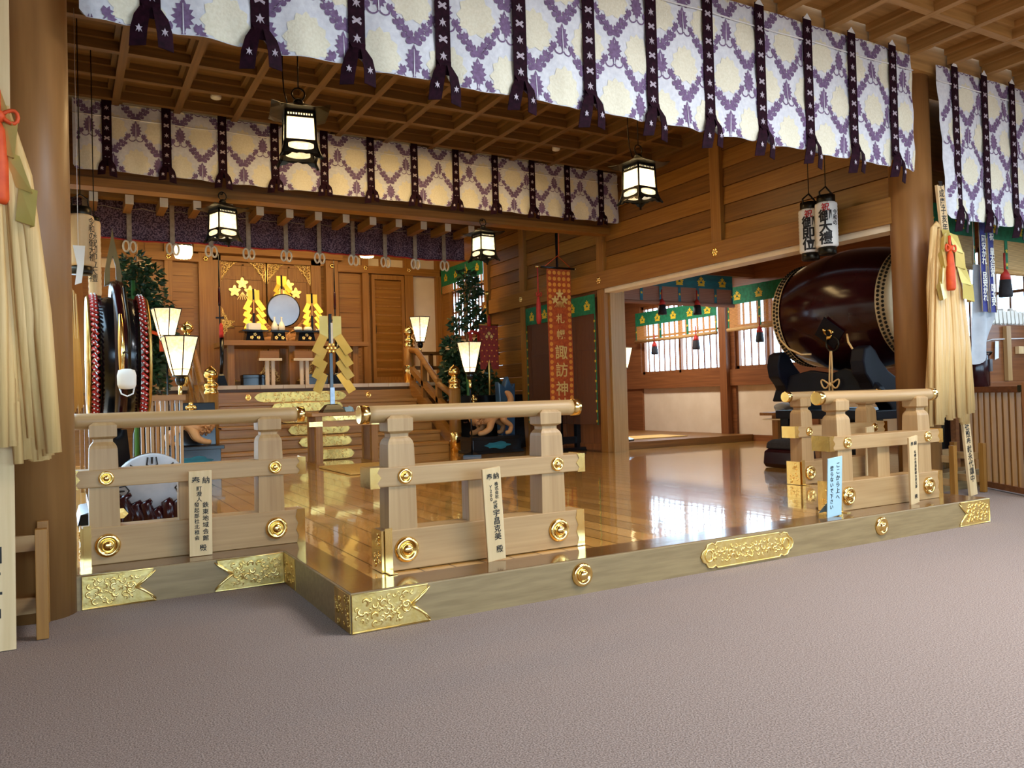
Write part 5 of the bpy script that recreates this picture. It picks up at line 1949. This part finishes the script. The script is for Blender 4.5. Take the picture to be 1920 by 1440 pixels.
def flower(mb, cx, cz, r_, y, mi, ux=(1, 0, 0), o=(0, 0, 0)):
    ux = Vector(ux)
    P = []
    for i in range(30):
        a = 2*PI*i/30
        q = r_*(.72+.28*math.cos(5*a))
        p = Vector(o)+ux*(cx+q*math.sin(a))+Vector((0, 0, cz+q*math.cos(a)))
        P.append((p.x, p.y+y, p.z))
    mb.add(P, [tuple(range(30))], mi)


M['brocade_r'] = mat('orange_red_brocade', S(196, 88, 28), S(168, 64, 20), .65, 0, (24, 24, 24), 3, .15)
M['brocade_d'] = mat('dark_red_brocade', S(150, 44, 30), S(122, 32, 24), .65, 0, (24, 24, 24), 3, .15)
M['circle'] = mat('gold_roundel_thread', S(236, 158, 60), S(224, 140, 44), .6)
M['letter'] = mat('pale_gold_thread', S(232, 196, 120), S(220, 180, 100), .55)
BX, BY = 7.13, 11.0
t = thing('shrine_banner', 'long orange brocade banner lettered in pale gold, hung on a black stand', 'banner', (BX, BY, FL))
mb = MB()
BZ0, BZ1, bw = .80, 3.19, .235
n = 30
vs = []
for i in range(n+1):
    z = BZ1+(BZ0-BZ1)*i/n
    for x in (-bw, 0, bw):
        vs.append((BX+x, BY-.02+.008*math.sin(z*3), z))
mb.add(vs, [(i*3+j, i*3+j+1, i*3+j+4, i*3+j+3) for i in range(n) for j in (0, 1)], 0, True)
mb.box((BX-bw, BY-.03, BZ0-.02), (BX+bw, BY-.005, BZ0+.02), 2)
z = BZ1-.06
row = 0
while z > BZ0+.05:
    for k in range(5):
        x = -bw+.05+k*.0925
        if .99 < z < 2.75 and 0 < k < 4:
            continue
        cs = [(BX+x+.034*math.cos(a), BY-.030, z+.034*math.sin(a)) for a in [2*PI*i/14 for i in range(14)]]
        mb.add(cs, [tuple(range(14))], 1)
    z -= .098
    row += 1
mb.build('brocade', ['brocade_r', 'circle', 'lacquer'], t, world=True, fixn=False)
mb = MB()
for (ox, oz) in ((0, .075), (-.09, -.02), (.09, -.02)):
    flower(mb, BX+ox, 2.70+oz, .075, BY-.034, 0)
for k in range(-3, 4):
    mb.bar((BX+.006*k, BY-.034, 2.66), (BX+k*.035, BY-.034, 2.56), .016, .004)
mb.build('leaf_crest', 'letter', t, world=True)
for ch, z in zip('札幌諏訪神社', (2.36, 2.10, 1.80, 1.51, 1.20, .93)):
    s_ = .17 if ch in '札幌' else .25
    text(ch, s_, 'letter', t, (0, -.036, z-FL), off=.012)
mb = MB(); mb.tube([(BX-.33, BY, 3.215), (BX+.33, BY, 3.215)], .018, 8); p = mb.build('cross_bar', 'lacquer', t, world=True)
for s_ in (-1, 1):
    mb = MB(); mb.tube([(BX+s_*.33, BY, 3.215), (BX+s_*.43, BY, 3.215)], .016, 8); mb.build('bar_tip', 'gold', p, world=True)
    mb = MB()
    mb.tube([(BX+s_*.40, BY-.01, 3.2), (BX+s_*.40, BY-.01, 2.72)], .012, 6)
    mb.lathe([(.03, 2.28), (.045, 2.35), (.038, 2.6), (.02, 2.72)], (BX+s_*.40, BY-.01, 0), 'Z', 10)
    mb.tube([(BX+s_*.40+.05*math.cos(a), BY-.03, 2.76+.03*math.sin(2*a)) for a in [2*PI*i/16 for i in range(16)]], .009, 5, closed=True)
    mb.build('tassel', 'redsilk', t, world=True)
mb = MB()
mb.tube([(BX, BY+.02, FL+.1), (BX, BY+.02, 3.85)], .022, 8)
mb.box((BX-.34, BY-.03, FL+.002), (BX-.26, BY+.05, .82)); mb.box((BX+.26, BY-.03, FL+.002), (BX+.34, BY+.05, .82))
mb.box((BX-.34, BY-.2, FL+.002), (BX+.34, BY+.2, FL+.06)); mb.box((BX-.3, BY, .3), (BX+.3, BY+.03, .42))
mb.build('stand', 'lacquer', t, world=True)
mb = MB(); mb.lathe([(.02, 3.85), (.026, 3.9), (.012, 3.98), (.001, 4.0)], (BX, BY+.02, 0), 'Z', 10); mb.build('finial', 'gold', t, world=True)
mb = MB(); mb.tube([(BX-.25, BY, 3.23), (BX, BY, 3.42), (BX+.25, BY, 3.23)], .007, 5); mb.tube([(BX+.02, BY-.01, 3.42), (BX+.03, BY-.01, 3.8)], .007, 5); mb.build('cord', 'orange', t, world=True)

t = thing('small_banner', 'small dark red brocade banner with two tails behind the right standing lamp', 'banner', (6.73, 12.75, FL))
x0, y0 = 6.73, 12.75
mb = MB()
mb.add([(x0-.19, y0, 2.42), (x0+.19, y0, 2.42), (x0+.19, y0, 1.62), (x0+.06, y0, 1.62), (x0, y0, 1.80), (x0-.08, y0, 1.62), (x0-.19, y0, 1.62)], [tuple(range(7))], 0)
for i in range(4):
    for j in range(7):
        mb.add([(x0-.15+.1*i+.05*(j % 2)+.014*math.cos(a), y0-.004, 2.36-.1*j+.014*math.sin(a)) for a in [2*PI*k/8 for k in range(8)]], [tuple(range(8))], 1)
mb.build('brocade', ['brocade_d', 'circle'], t, world=True, fixn=False)
mb = MB()
for (ox, oz) in ((0, .04), (-.05, -.015), (.05, -.015)):
    flower(mb, x0+ox, 2.23+oz, .04, y0-.008, 0)
mb.build('leaf_crest', 'letter', t, world=True)
mb = MB(); mb.tube([(x0, y0+.02, FL+.02), (x0, y0+.02, 2.95)], .02, 8); mb.tube([(x0-.2, y0, 2.43), (x0+.2, y0, 2.43)], .014, 6); mb.lathe([(.16, FL+.002), (.14, FL+.04), (.03, FL+.06)], (x0, y0+.02, 0), 'Z', 14); mb.build('pole', 'gold_d', t, world=True)
mb = MB(); mb.sphere((x0, y0+.02, 3.0), .05, 0, 8); mb.build('finial', 'gold_d', t, world=True)
mb = MB(); mb.lathe([(.03, 2.40), (.04, 2.46), (.015, 2.6)], (x0, y0-.02, 0), 'Z', 8); mb.build('tassel', 'redsilk', t, world=True)
# blue folded cloth object beside the black screen
t = thing('blue_vessel', 'blue glazed crown-shaped vessel standing right of the gilt flower crest', 'vessel', (6.72, 12.2, FL+.0))
mb = MB()
P = [(-.13, 0), (.13, 0), (.15, .6), (.17, 1.16), (.13, 1.14), (.10, 1.10), (.07, 1.17), (.03, 1.28), (-.01, 1.20), (-.05, 1.10), (-.10, 1.13), (-.17, 1.19), (-.15, .6)]
mb.prism([(a, b+.002) for a, b in P], (6.72, 12.26, FL), (1, 0, 0), (0, 0, 1), .16)
mb.build('body', 'blue_vase', t, world=True, bevel=.03)

# ------------------------------------------------------------------ bamboo blinds with green borders


def blind(label, p0, p1, z1, z0, band=.27, m='reed_thin', nx=(0, -1, 0), roll=True, cols=4, tass=(), fl=1.0, bandm='green'):
    """blind between two floor-plan points, facing nx"""
    p0, p1 = Vector((p0[0], p0[1], 0)), Vector((p1[0], p1[1], 0))
    ux = (p1-p0)
    Lb = ux.length
    ux.normalize()
    nx = Vector(nx)
    t = thing('bamboo_blind', label, 'blind', (p0+p1)/2+Vector((0, 0, z0)), 0, 'bamboo blinds edged in green')

    def Q(a, z, d=0):
        v = p0+ux*a+nx*d
        return (v.x, v.y, z)
    mb = MB()
    mb.add([Q(0, z1), Q(Lb, z1), Q(Lb, z0), Q(0, z0), Q(0, z1, -.006), Q(Lb, z1, -.006), Q(Lb, z0, -.006), Q(0, z0, -.006)], [(0, 1, 2, 3), (4, 7, 6, 5)])
    mb.build('reeds', m, t, world=True, fixn=False)
    mb = MB()
    mb.add([Q(0, z1+.01, .008), Q(Lb, z1+.01, .008), Q(Lb, z1-band, .008), Q(0, z1-band, .008)], [(0, 1, 2, 3)])
    for k in range(cols+1):
        a = Lb*k/cols
        a0, a1 = max(0, a-.03), min(Lb, a+.03)
        mb.add([Q(a0, z1, .006), Q(a1, z1, .006), Q(a1, z0, .006), Q(a0, z0, .006)], [(0, 1, 2, 3)])
    b = mb.build('border', bandm, t, world=True, fixn=False)
    mb = MB()
    nf = max(2, int(Lb/.42*fl))
    for k in range(nf):
        a = Lb*(k+.5)/nf
        for (ox, oz) in ((0, .042), (-.05, -.01), (.05, -.01)):
            flower(mb, a+ox, z1-band*.5+oz, .046, 0, 0, ux, p0+nx*.012)
        mb.add([Q(a-.05, z1-band*.5-.03, .012), Q(a+.05, z1-band*.5-.03, .012), Q(a+.08, z1-band*.5-.08, .012), Q(a-.08, z1-band*.5-.08, .012)], [(0, 1, 2, 3)])
    for k in range(cols+1):
        a = min(Lb-.03, max(.03, Lb*k/cols))
        z = z1-band-.12
        while z > z0+.05:
            flower(mb, a, z, .026, 0, 0, ux, p0+nx*.010)
            z -= .16
    mb.build('crests', 'yellow', b, world=True, fixn=False)
    if roll:
        mb = MB()
        v0, v1 = Vector(Q(0, z0, .02)), Vector(Q(Lb, z0, .02))
        mb.tube([v0, v1], .035, 10)
        mb.build('rolled_edge', 'reed' if m != 'reed_red' else 'reed_red', t, world=True)
    for a, dz, ln in tass:
        mb = MB()
        q = Vector(Q(a, 0, .05))
        zt = z0+dz
        mb.tube([(q.x, q.y, zt+ln*1.6), (q.x, q.y, zt+ln)], .012, 6, 0)
        mb.lathe([(.02, zt+ln), (.05, zt+ln*.8), (.058, zt+ln*.62)], (q.x, q.y, 0), 'Z', 12, 0)
        mb.lathe([(.058, zt+ln*.62), (.075, zt+.03), (.07, zt)], (q.x, q.y, 0), 'Z', 12, 1)
        mb.build('tassel', ['redsilk', 'black'], t, world=True)
    return t


blind('backlit bamboo blind over the left window of the side corridor', (10.66, 13.45), (10.66, 11.02), 2.80, 2.20, .27, nx=(-1, 0, 0), cols=3, tass=((.66, -.30, .26), (1.9, -.28, .28)))
blind('backlit bamboo blind over the corridor window next to the great drum', (10.66, 10.74), (10.66, 9.2), 2.98, 2.22, .30, nx=(-1, 0, 0), cols=2, tass=((.8, -.28, .28),))
blind('rolled-up blind with teal silk band hung across the side corridor', (7.85, 10.25), (10.3, 10.25), 3.12, 2.60, .24, m='reed_red', cols=6, tass=((.80, -.20, .26), (1.57, -.18, .26)), bandm='teal')
blind('brownish see-through blind hung before the doors behind the orange banner', (XR-.12, 12.5), (XR-.12, 10.32), 2.70, .62, .30, m='gauze', nx=(-1, 0, 0), cols=2, roll=False, tass=((1.0, 1.05, .3),))
blind('bamboo blind on the far right, left of the two indigo banners', (7.9, 5.22), (9.02, 5.22), 3.08, 2.42, .31, m='reed', cols=1)
blind('bamboo blind on the far right, behind the hanging black tassel', (9.12, 5.22), (10.7, 5.22), 3.08, 2.40, .31, m='reed', cols=3, tass=((.40, -.30, .32),))
blind('green edged blind over the bright window at the back right of the altar', (XR-.09, 16.25), (XR-.09, 14.2), 3.98, 3.45, .36, nx=(-1, 0, 0), cols=3, roll=False)

# indigo lettered banners and other things at the far right
for x, body, lab, d in ((8.78, '國安かれ　民安かれ', 'left one of two narrow indigo banners with white lettering', 0), (8.97, '祝　皇太后宮　国土安', 'right one of two narrow indigo banners with white lettering', .02)):
    t = thing('indigo_banner', lab, 'banner', (x, 5.0, 1.9), 0, 'indigo banners at the far right')
    mb = MB()
    n = 12
    vs = []
    for i in range(n+1):
        z = 1.05-1.06*i/n
        for q in (-.056, .056):
            vs.append((q+.03*(1-z)*.5, d+.01*math.sin(z*5), z))
    mb.add(vs, [(i*2, i*2+1, i*2+3, i*2+2) for i in range(n)], 0, True)
    for q in (-.056, .056):
        mb.tube([(q+.03*(1-z)*.5, d-.003, z) for z in (1.05, .7, .35, -.01)], .006, 5, 1)
    mb.build('cloth', ['bluebanner', 'taupe'], t, fixn=False)
    text('\n'.join(body), .088, 'paperw', t, (.014, d-.013, .46), ls=.92, off=.02)
    mb = MB(); mb.tube([(0, d, 1.05), (0, d, 2.42)], .005, 5); mb.build('cord', 'taupe', t)
t = thing('branch_counter', 'brown wooden counter holding a row of white paper-tied wands at the far right edge', 'counter', (9.8, 5.45, 0))
mb = MB(); mb.box((9.36, 5.35, 1.10), (10.75, 5.42, 1.80)); mb.box((9.36, 5.35, .86), (10.75, 5.9, .92)); mb.box((9.34, 5.3, 1.06), (10.75, 5.9, 1.12)); mb.build('back_board', 'redX', t, world=True, bevel=.004)
mb = MB(); mb.box((9.36, 5.40, 0.002), (9.44, 5.9, 1.08)); mb.build('leg', 'redZ', t, world=True)
mb = MB(); mb.box((10.6, 5.40, 0.002), (10.7, 5.9, 1.08)); mb.build('leg', 'redZ', t, world=True)
mb = MB(); mb.box((9.75, 5.30, 1.13), (9.84, 5.345, 1.78)); mb.build('stile', 'paleZ', t, world=True)
mb = MB(); mb.tube([(9.4, 5.335, 1.60), (9.5, 5.33, 1.62), (10.2, 5.33, 1.64), (10.7, 5.33, 1.66)], .006, 5); mb.add([(9.55, 5.325, 1.6), (9.62, 5.325, 1.6), (9.60, 5.32, 1.4), (9.52, 5.32, 1.38)], [(0, 1, 2, 3)]); mb.build('paper_cord', 'cordw', t, world=True)
mb = MB(); mb.box((10.0, 5.30, 1.45), (10.4, 5.345, 1.54)); mb.build('notice_strip', 'plank', t, world=True)
rr = random.Random(11)
for k in range(16):
    x = 9.38+k*.085
    mb = MB()
    mb.tube([(x, 5.40, 1.805), (x+rr.uniform(-.02, .02), 5.43, 1.98+rr.uniform(-.02, .03))], [.027, .032], 6)
    mb.add([(x-.03, 5.35, 1.97), (x+.035, 5.35, 1.97), (x+.04, 5.345, 1.82), (x-.02, 5.345, 1.81)], [(0, 1, 2, 3)])
    tag(mb.build('paper_wand', 'paperw'), 'white paper-tied wand in the row along the top of the far right counter', 'wand', 'white wands on the counter')
t = thing('water_heater', 'dark red lidded metal urn on the counter behind the right-hand hemp bundle', 'urn', (9.16, 5.35, 1.06))
mb = MB(); mb.lathe([(.13, .002), (.15, .02), (.15, .36), (.12, .40), (.05, .46), (.02, .47), (.02, .52)], (0, 0, 0), 'Z', 24); mb.build('body', 'lacquer_red', t)
mb = MB(); mb.tube([(-.14, -.05, .33), (-.1, -.14, .40), (.1, -.14, .40), (.14, -.05, .33)], .012, 6); mb.build('handle', 'iron', t)
mb = MB(); mb.box((.02, -.165, .18), (.07, -.145, .32)); mb.build('gauge', 'steel', t)
mb = MB()
mb.box((8.96, 5.2, 1.0), (9.31, 5.6, 1.06)); mb.box((9.0, 5.25, .002), (9.06, 5.32, 1.0)); mb.box((9.22, 5.25, .002), (9.28, 5.32, 1.0)); mb.box((9.0, 5.5, .002), (9.06, 5.56, 1.0)); mb.box((9.22, 5.5, .002), (9.28, 5.56, 1.0))
tag(mb.build('side_table', 'redX'), 'plain dark wooden stand under the dark red urn', 'table')
t = thing('hanging_cloth', 'pale grey cloth hanging beside the right-hand hemp bundle, under the bamboo blind', 'cloth', (8.95, 5.12, 1.5))
mb = MB()
vs = []
for i in range(13):
    for j in range(9):
        u, v = i/12, j/8
        vs.append((8.72+.36*u-.06*v*(1-u), 5.07+.03*math.sin(u*9+v), 2.42-(.55+.55*(1-u)*1.0+.2*math.sin(u*3))*v))
mb.add(vs, [(i*9+j, i*9+j+1, i*9+j+10, i*9+j+9) for i in range(12) for j in range(8)], 0, True)
mb.build('sheet', 'greycloth', t, world=True, fixn=False)
mb = MB(); mb.tube([(8.74, 5.07, 2.41), (8.74, 5.07, 4.3)], .004, 5); mb.build('cord', 'cordw', t, world=True)
# low slatted fence
t = thing('low_fence', 'low dark wooden fence of upright slats at the far right', 'fence', (8.35, 4.75, 0))
pa, pb = Vector((8.60, 5.12, 0)), Vector((8.06, 4.22, 0))
d = (pb-pa).normalized()
mb = MB(); mb.bar(pa+Vector((0, 0, 1.04)), pb+Vector((0, 0, 1.04)), .07, .06); r_ = mb.build('top_rail', 'redY', t, world=True)
mb = MB(); mb.bar(pb-d*.08+Vector((0, 0, 1.045)), pb+d*.01+Vector((0, 0, 1.045)), .075, .066); mb.build('rail_end', 'gold', r_, world=True)
mb = MB(); mb.bar(pa+Vector((0, 0, .05)), pb+Vector((0, 0, .05)), .06, .06); mb.build('bottom_rail', 'redY', t, world=True)
for k in range(10):
    p = pa+(pb-pa)*(k+.3)/9.6
    mb = MB(); mb.bar(p+Vector((0, 0, .05)), p+Vector((0, 0, 1.03)), .045, .03, upv=tuple(d)); mb.build('slat', 'beamZ', t, world=True)
mb = MB(); p = pb+d*.03; mb.box((p.x-.04, p.y-.04, .002), (p.x+.04, p.y+.04, 1.1)); mb.build('end_post', 'redZ', t, world=True)

# ------------------------------------------------------------------ tall dedication planks with hemp, gold paper and orange cords


def hemp_wand(label, base, top, hemp_z, hemp_len, hw, lettering, rz=0, wd=.115, dxh=0.0, dxo=0.0, so=.07, ps=1.0, dxc=0.0, dzp=0.0):
    t = thing('hemp_wand', label, 'wand', base, rz, 'tall planks with hemp bundles')
    base, top = Vector(base), Vector(top)
    ax = (top-base)
    L_ = ax.length
    ax.normalize()
    side = Vector((1, 0, 0))
    side = (side-ax*side.dot(ax)).normalized()
    nv = side.cross(ax).normalized()       # faces -Y
    mb = MB()
    th = .025
    vs = []
    for s_ in (0, L_):
        for a, b in ((-1, -1), (1, -1), (1, 1), (-1, 1)):
            vs.append(ax*s_+side*a*wd/2+nv*b*th/2)
    mb.add(vs, [(0, 3, 2, 1), (4, 5, 6, 7), (0, 1, 5, 4), (1, 2, 6, 5), (2, 3, 7, 6), (3, 0, 4, 7)])
    mb.build('plank', 'plank', t)
    rot = Matrix((side, -nv, ax)).transposed().to_euler()
    for body, size, s_, m in lettering:
        c = ax*s_+nv*(th/2+.001)
        text('\n'.join(body), size, m, t, c, rot=rot, ls=.98, off=.015)
    hz = hemp_z/ax.z
    c0 = ax*hz+nv*.02+Vector((dxh, 0, 0))
    rr = random.Random(int(hw*1000))
    mb = MB()
    down = Vector((0, 0, -1))
    xh = Vector((1, 0, 0))
    for k in range(46):
        u = rr.uniform(-1, 1)
        dpt = rr.uniform(0, 1)
        x0 = u*.08-.02
        x1 = u*hw*.86-.02
        x2 = u*hw+rr.uniform(-.015, .015)-.02
        y0 = -.02-.05*dpt
        pts = [c0+xh*x0+Vector((0, y0-.02, .0)), c0+xh*(x0*.3+x1*.6)+Vector((0, y0-.05, -.2*hemp_len)), c0+xh*x1+Vector((0, y0-.06, -.6*hemp_len)), c0+xh*x2+Vector((0, y0-.04-.03*math.sin(u*7), -hemp_len*rr.uniform(.95, 1.03)))]
        w_ = rr.uniform(.022, .036)*hw/.22
        mb.tube(pts, [w_*.45, w_*.8, w_, w_*.8], 6, 0, nrm=(0, 1, 0), flat=.45)
    # drooping loop at the top of the bundle
    for k in range(12):
        u = k/11-.5
        mb.tube([c0+Vector((-.02+.03*u, -.03, -.02)), c0+Vector((-.06-.05*u, -.06, .06+.03*u)), c0+Vector((-.13-.05*u, -.06, .02)), c0+Vector((-.19-.07*u, -.05, -.3*hemp_len)), c0+Vector((-hw*.9+.10*u, -.05, -.97*hemp_len))], [.016, .018, .02, .026, .02], 6, 0, flat=.6)
    mb.build('hemp', 'hemp', t)
    # folded gold paper
    c0 = ax*hz+nv*.02+Vector((dxo, so*-1, dzp))
    mb = MB()
    for s_ in (1, -1):
        px, pz = .02*s_*ps+.01, .10
        for k in range(4):
            wv = (.085+.012*k)*ps
            p0 = c0+Vector((px, -.03-.012*k, pz))
            dx = s_*(.05 if k % 2 == 0 else -.015)
            vs = [p0, p0+Vector((s_*wv, -.03, -.03)), p0+Vector((s_*wv+dx, -.05, -.20)), p0+Vector((dx, -.01, -.17))]
            mb.add(vs, [(0, 1, 2, 3)])
            mb.add([vs[1], vs[1]+Vector((-s_*.02, .05, -.03)), vs[2]+Vector((-s_*.03, .06, .0)), vs[2]], [(0, 1, 2, 3)])
            px += dx+s_*.012
            pz -= .155
    mb.add([c0+Vector((-.06, -.01, .13)), c0+Vector((.06, -.01, .13)), c0+Vector((.065, -.03, .03)), c0+Vector((0, -.035, -.02)), c0+Vector((-.065, -.03, .03))], [(0, 1, 2, 3, 4)])
    mb.build('gold_paper', 'goldpaper', t, fixn=False)
    mb = MB()
    k0 = c0+Vector((-.02+dxc, -.06, -.06))
    mb.tube([k0+Vector((0, 0, .12)), k0], .014, 6)
    mb.sphere(k0, .032, 0, 8)
    for s_ in (1, -1):
        mb.tube([k0+Vector((s_*(.01+.07*math.sin(PI*u)), -.01, .03*math.sin(2*PI*u))) for u in [i/10 for i in range(11)]], .009, 6)
    mb.lathe([(.03, -.40), (.042, -.38), (.04, -.2), (.028, -.06), (.012, -.02)], k0, 'Z', 12)
    mb.build('orange_cord', 'orange', t)
    return t


hemp_wand('tall plank with straw-coloured hemp, gold paper and orange tassel by the right pillar', (7.80, 4.62, .004), (7.50, 4.66, 3.06), 2.58, 1.82, .335,
          [('平成庚子亥年奉納大祓', .085, 2.86-.17, 'ink'), ('社殿奉献永代講中', .075, .42, 'ink')], dxh=-.17, dxo=-.20, so=.10, dzp=-.13)
hemp_wand('nearest tall plank with hemp and gold paper at the left edge of the picture', (-.325, 4.35, .004), (-.312, 4.40, 3.10), 2.50, 1.60, .25,
          [('奉献令和大麻', .085, 2.78, 'ink'), ('御玉串', .12, .30, 'ink'), ('社', .10, .62, 'ink')], wd=.215, dxh=.03, dxo=.0, so=.06, ps=.62, dxc=.085)


def easel(label, x, y, w_, h, dy):
    t = thing('plank_stand', label, 'stand', (x, y, 0), 0, 'wooden plank stands')
    for q in (0, w_):
        for r_ in (0, dy):
            mb = MB(); mb.box((q-.026, r_-.026, .003), (q+.026, r_+.026, h)); mb.build('post', 'beamZ', t, bevel=.003)
        for z in (.10, h-.17):
            mb = MB(); mb.box((q-.018, .02, z), (q+.018, dy-.02, z+.07)); mb.build('side_rail', 'paleY', t)
    for z in (.06, h-.15):
        mb = MB(); mb.box((.02, dy-.02, z), (w_-.02, dy+.02, z+.08)); mb.build('cross_rail', 'paleX', t)
    return t


easel('light wooden stand holding the tall hemp plank at the left edge', -.46, 4.47, .345, .53, .33)
easel('low wooden stand holding the slanting hemp plank at the right', 7.62, 4.70, .50, .50, .3)

# small table and folded cloth by the opening, and a black seat
t = thing('side_table', 'light wooden side table by the opening left of the great drum', 'table', (8.4, 7.45, FL))
mb = MB(); mb.box((8.12, 7.28, .76), (8.72, 7.66, .80)); mb.build('top', 'beamX', t, world=True, bevel=.004)
for x in (8.25, 8.6):
    mb = MB(); mb.box((x-.05, 7.42, FL+.002), (x+.05, 7.52, .76)); mb.build('leg', 'beamZ', t, world=True)
mb = MB(); mb.box((8.16, 7.3, .70), (8.68, 7.64, .715)); mb.build('shelf', 'white_end', t, world=True)
mb = MB()
mb.sphere((8.36, 7.45, .868), .10, 0, 10, (1.5, 1.2, .6)); mb.sphere((8.52, 7.44, .85), .09, 0, 10, (1.3, 1.1, .55)); mb.sphere((8.25, 7.42, .835), .06, 0, 8, (1.2, 1.1, .6))
tag(mb.build('folded_cloth', 'greycloth'), 'bundle of white cloth on the side table left of the great drum', 'cloth')
t = thing('cushion_stool', 'low dark stool with black cushion on the shining floor before the side table', 'stool', (7.36, 6.5, FL))
mb = MB(); mb.loft([(.004, .18, .2), (.05, .2, .22), (.19, .19, .21), (.22, .16, .18)]); mb.build('box', 'lacquer_red', t, bevel=.01)
mb = MB(); mb.loft([(.22, .18, .2), (.30, .17, .19), (.33, .12, .14)]); mb.build('cushion', 'black', t, bevel=.02)
mb = MB()
mb.add([(8.4, 10.85, .312), (9.7, 10.85, .312), (9.7, 11.6, .312), (8.4, 11.6, .312), (8.4, 10.85, .325), (9.7, 10.85, .325), (9.7, 11.6, .325), (8.4, 11.6, .325)], [(0, 3, 2, 1), (4, 5, 6, 7), (0, 1, 5, 4), (1, 2, 6, 5), (2, 3, 7, 6), (3, 0, 4, 7)])
tag(mb.build('straw_mat', 'straw'), 'straw mat on the raised floor of the side corridor', 'mat')
t = thing('corridor_lantern', 'white square ceiling lantern in the side corridor above the great drum', 'lantern', (9.0, 8.1, 3.05))
mb = MB(); mb.box((-.17, -.17, .02), (.17, .17, .17)); mb.build('paper_box', 'paper_lamp', t)
mb = MB()
for x in (-.18, .18):
    for y in (-.18, .18):
        mb.box((x-.012, y-.012, 0), (x+.012, y+.012, .19))
for z in (0.0, .18):
    for q in (-.18, .18):
        mb.box((-.19, q-.012, z), (.19, q+.012, z+.02)); mb.box((q-.012, -.19, z), (q+.012, .19, z+.02))
mb.tube([(0, 0, .18), (0, 0, .4)], .01, 6)
mb.build('frame', 'redX', t)
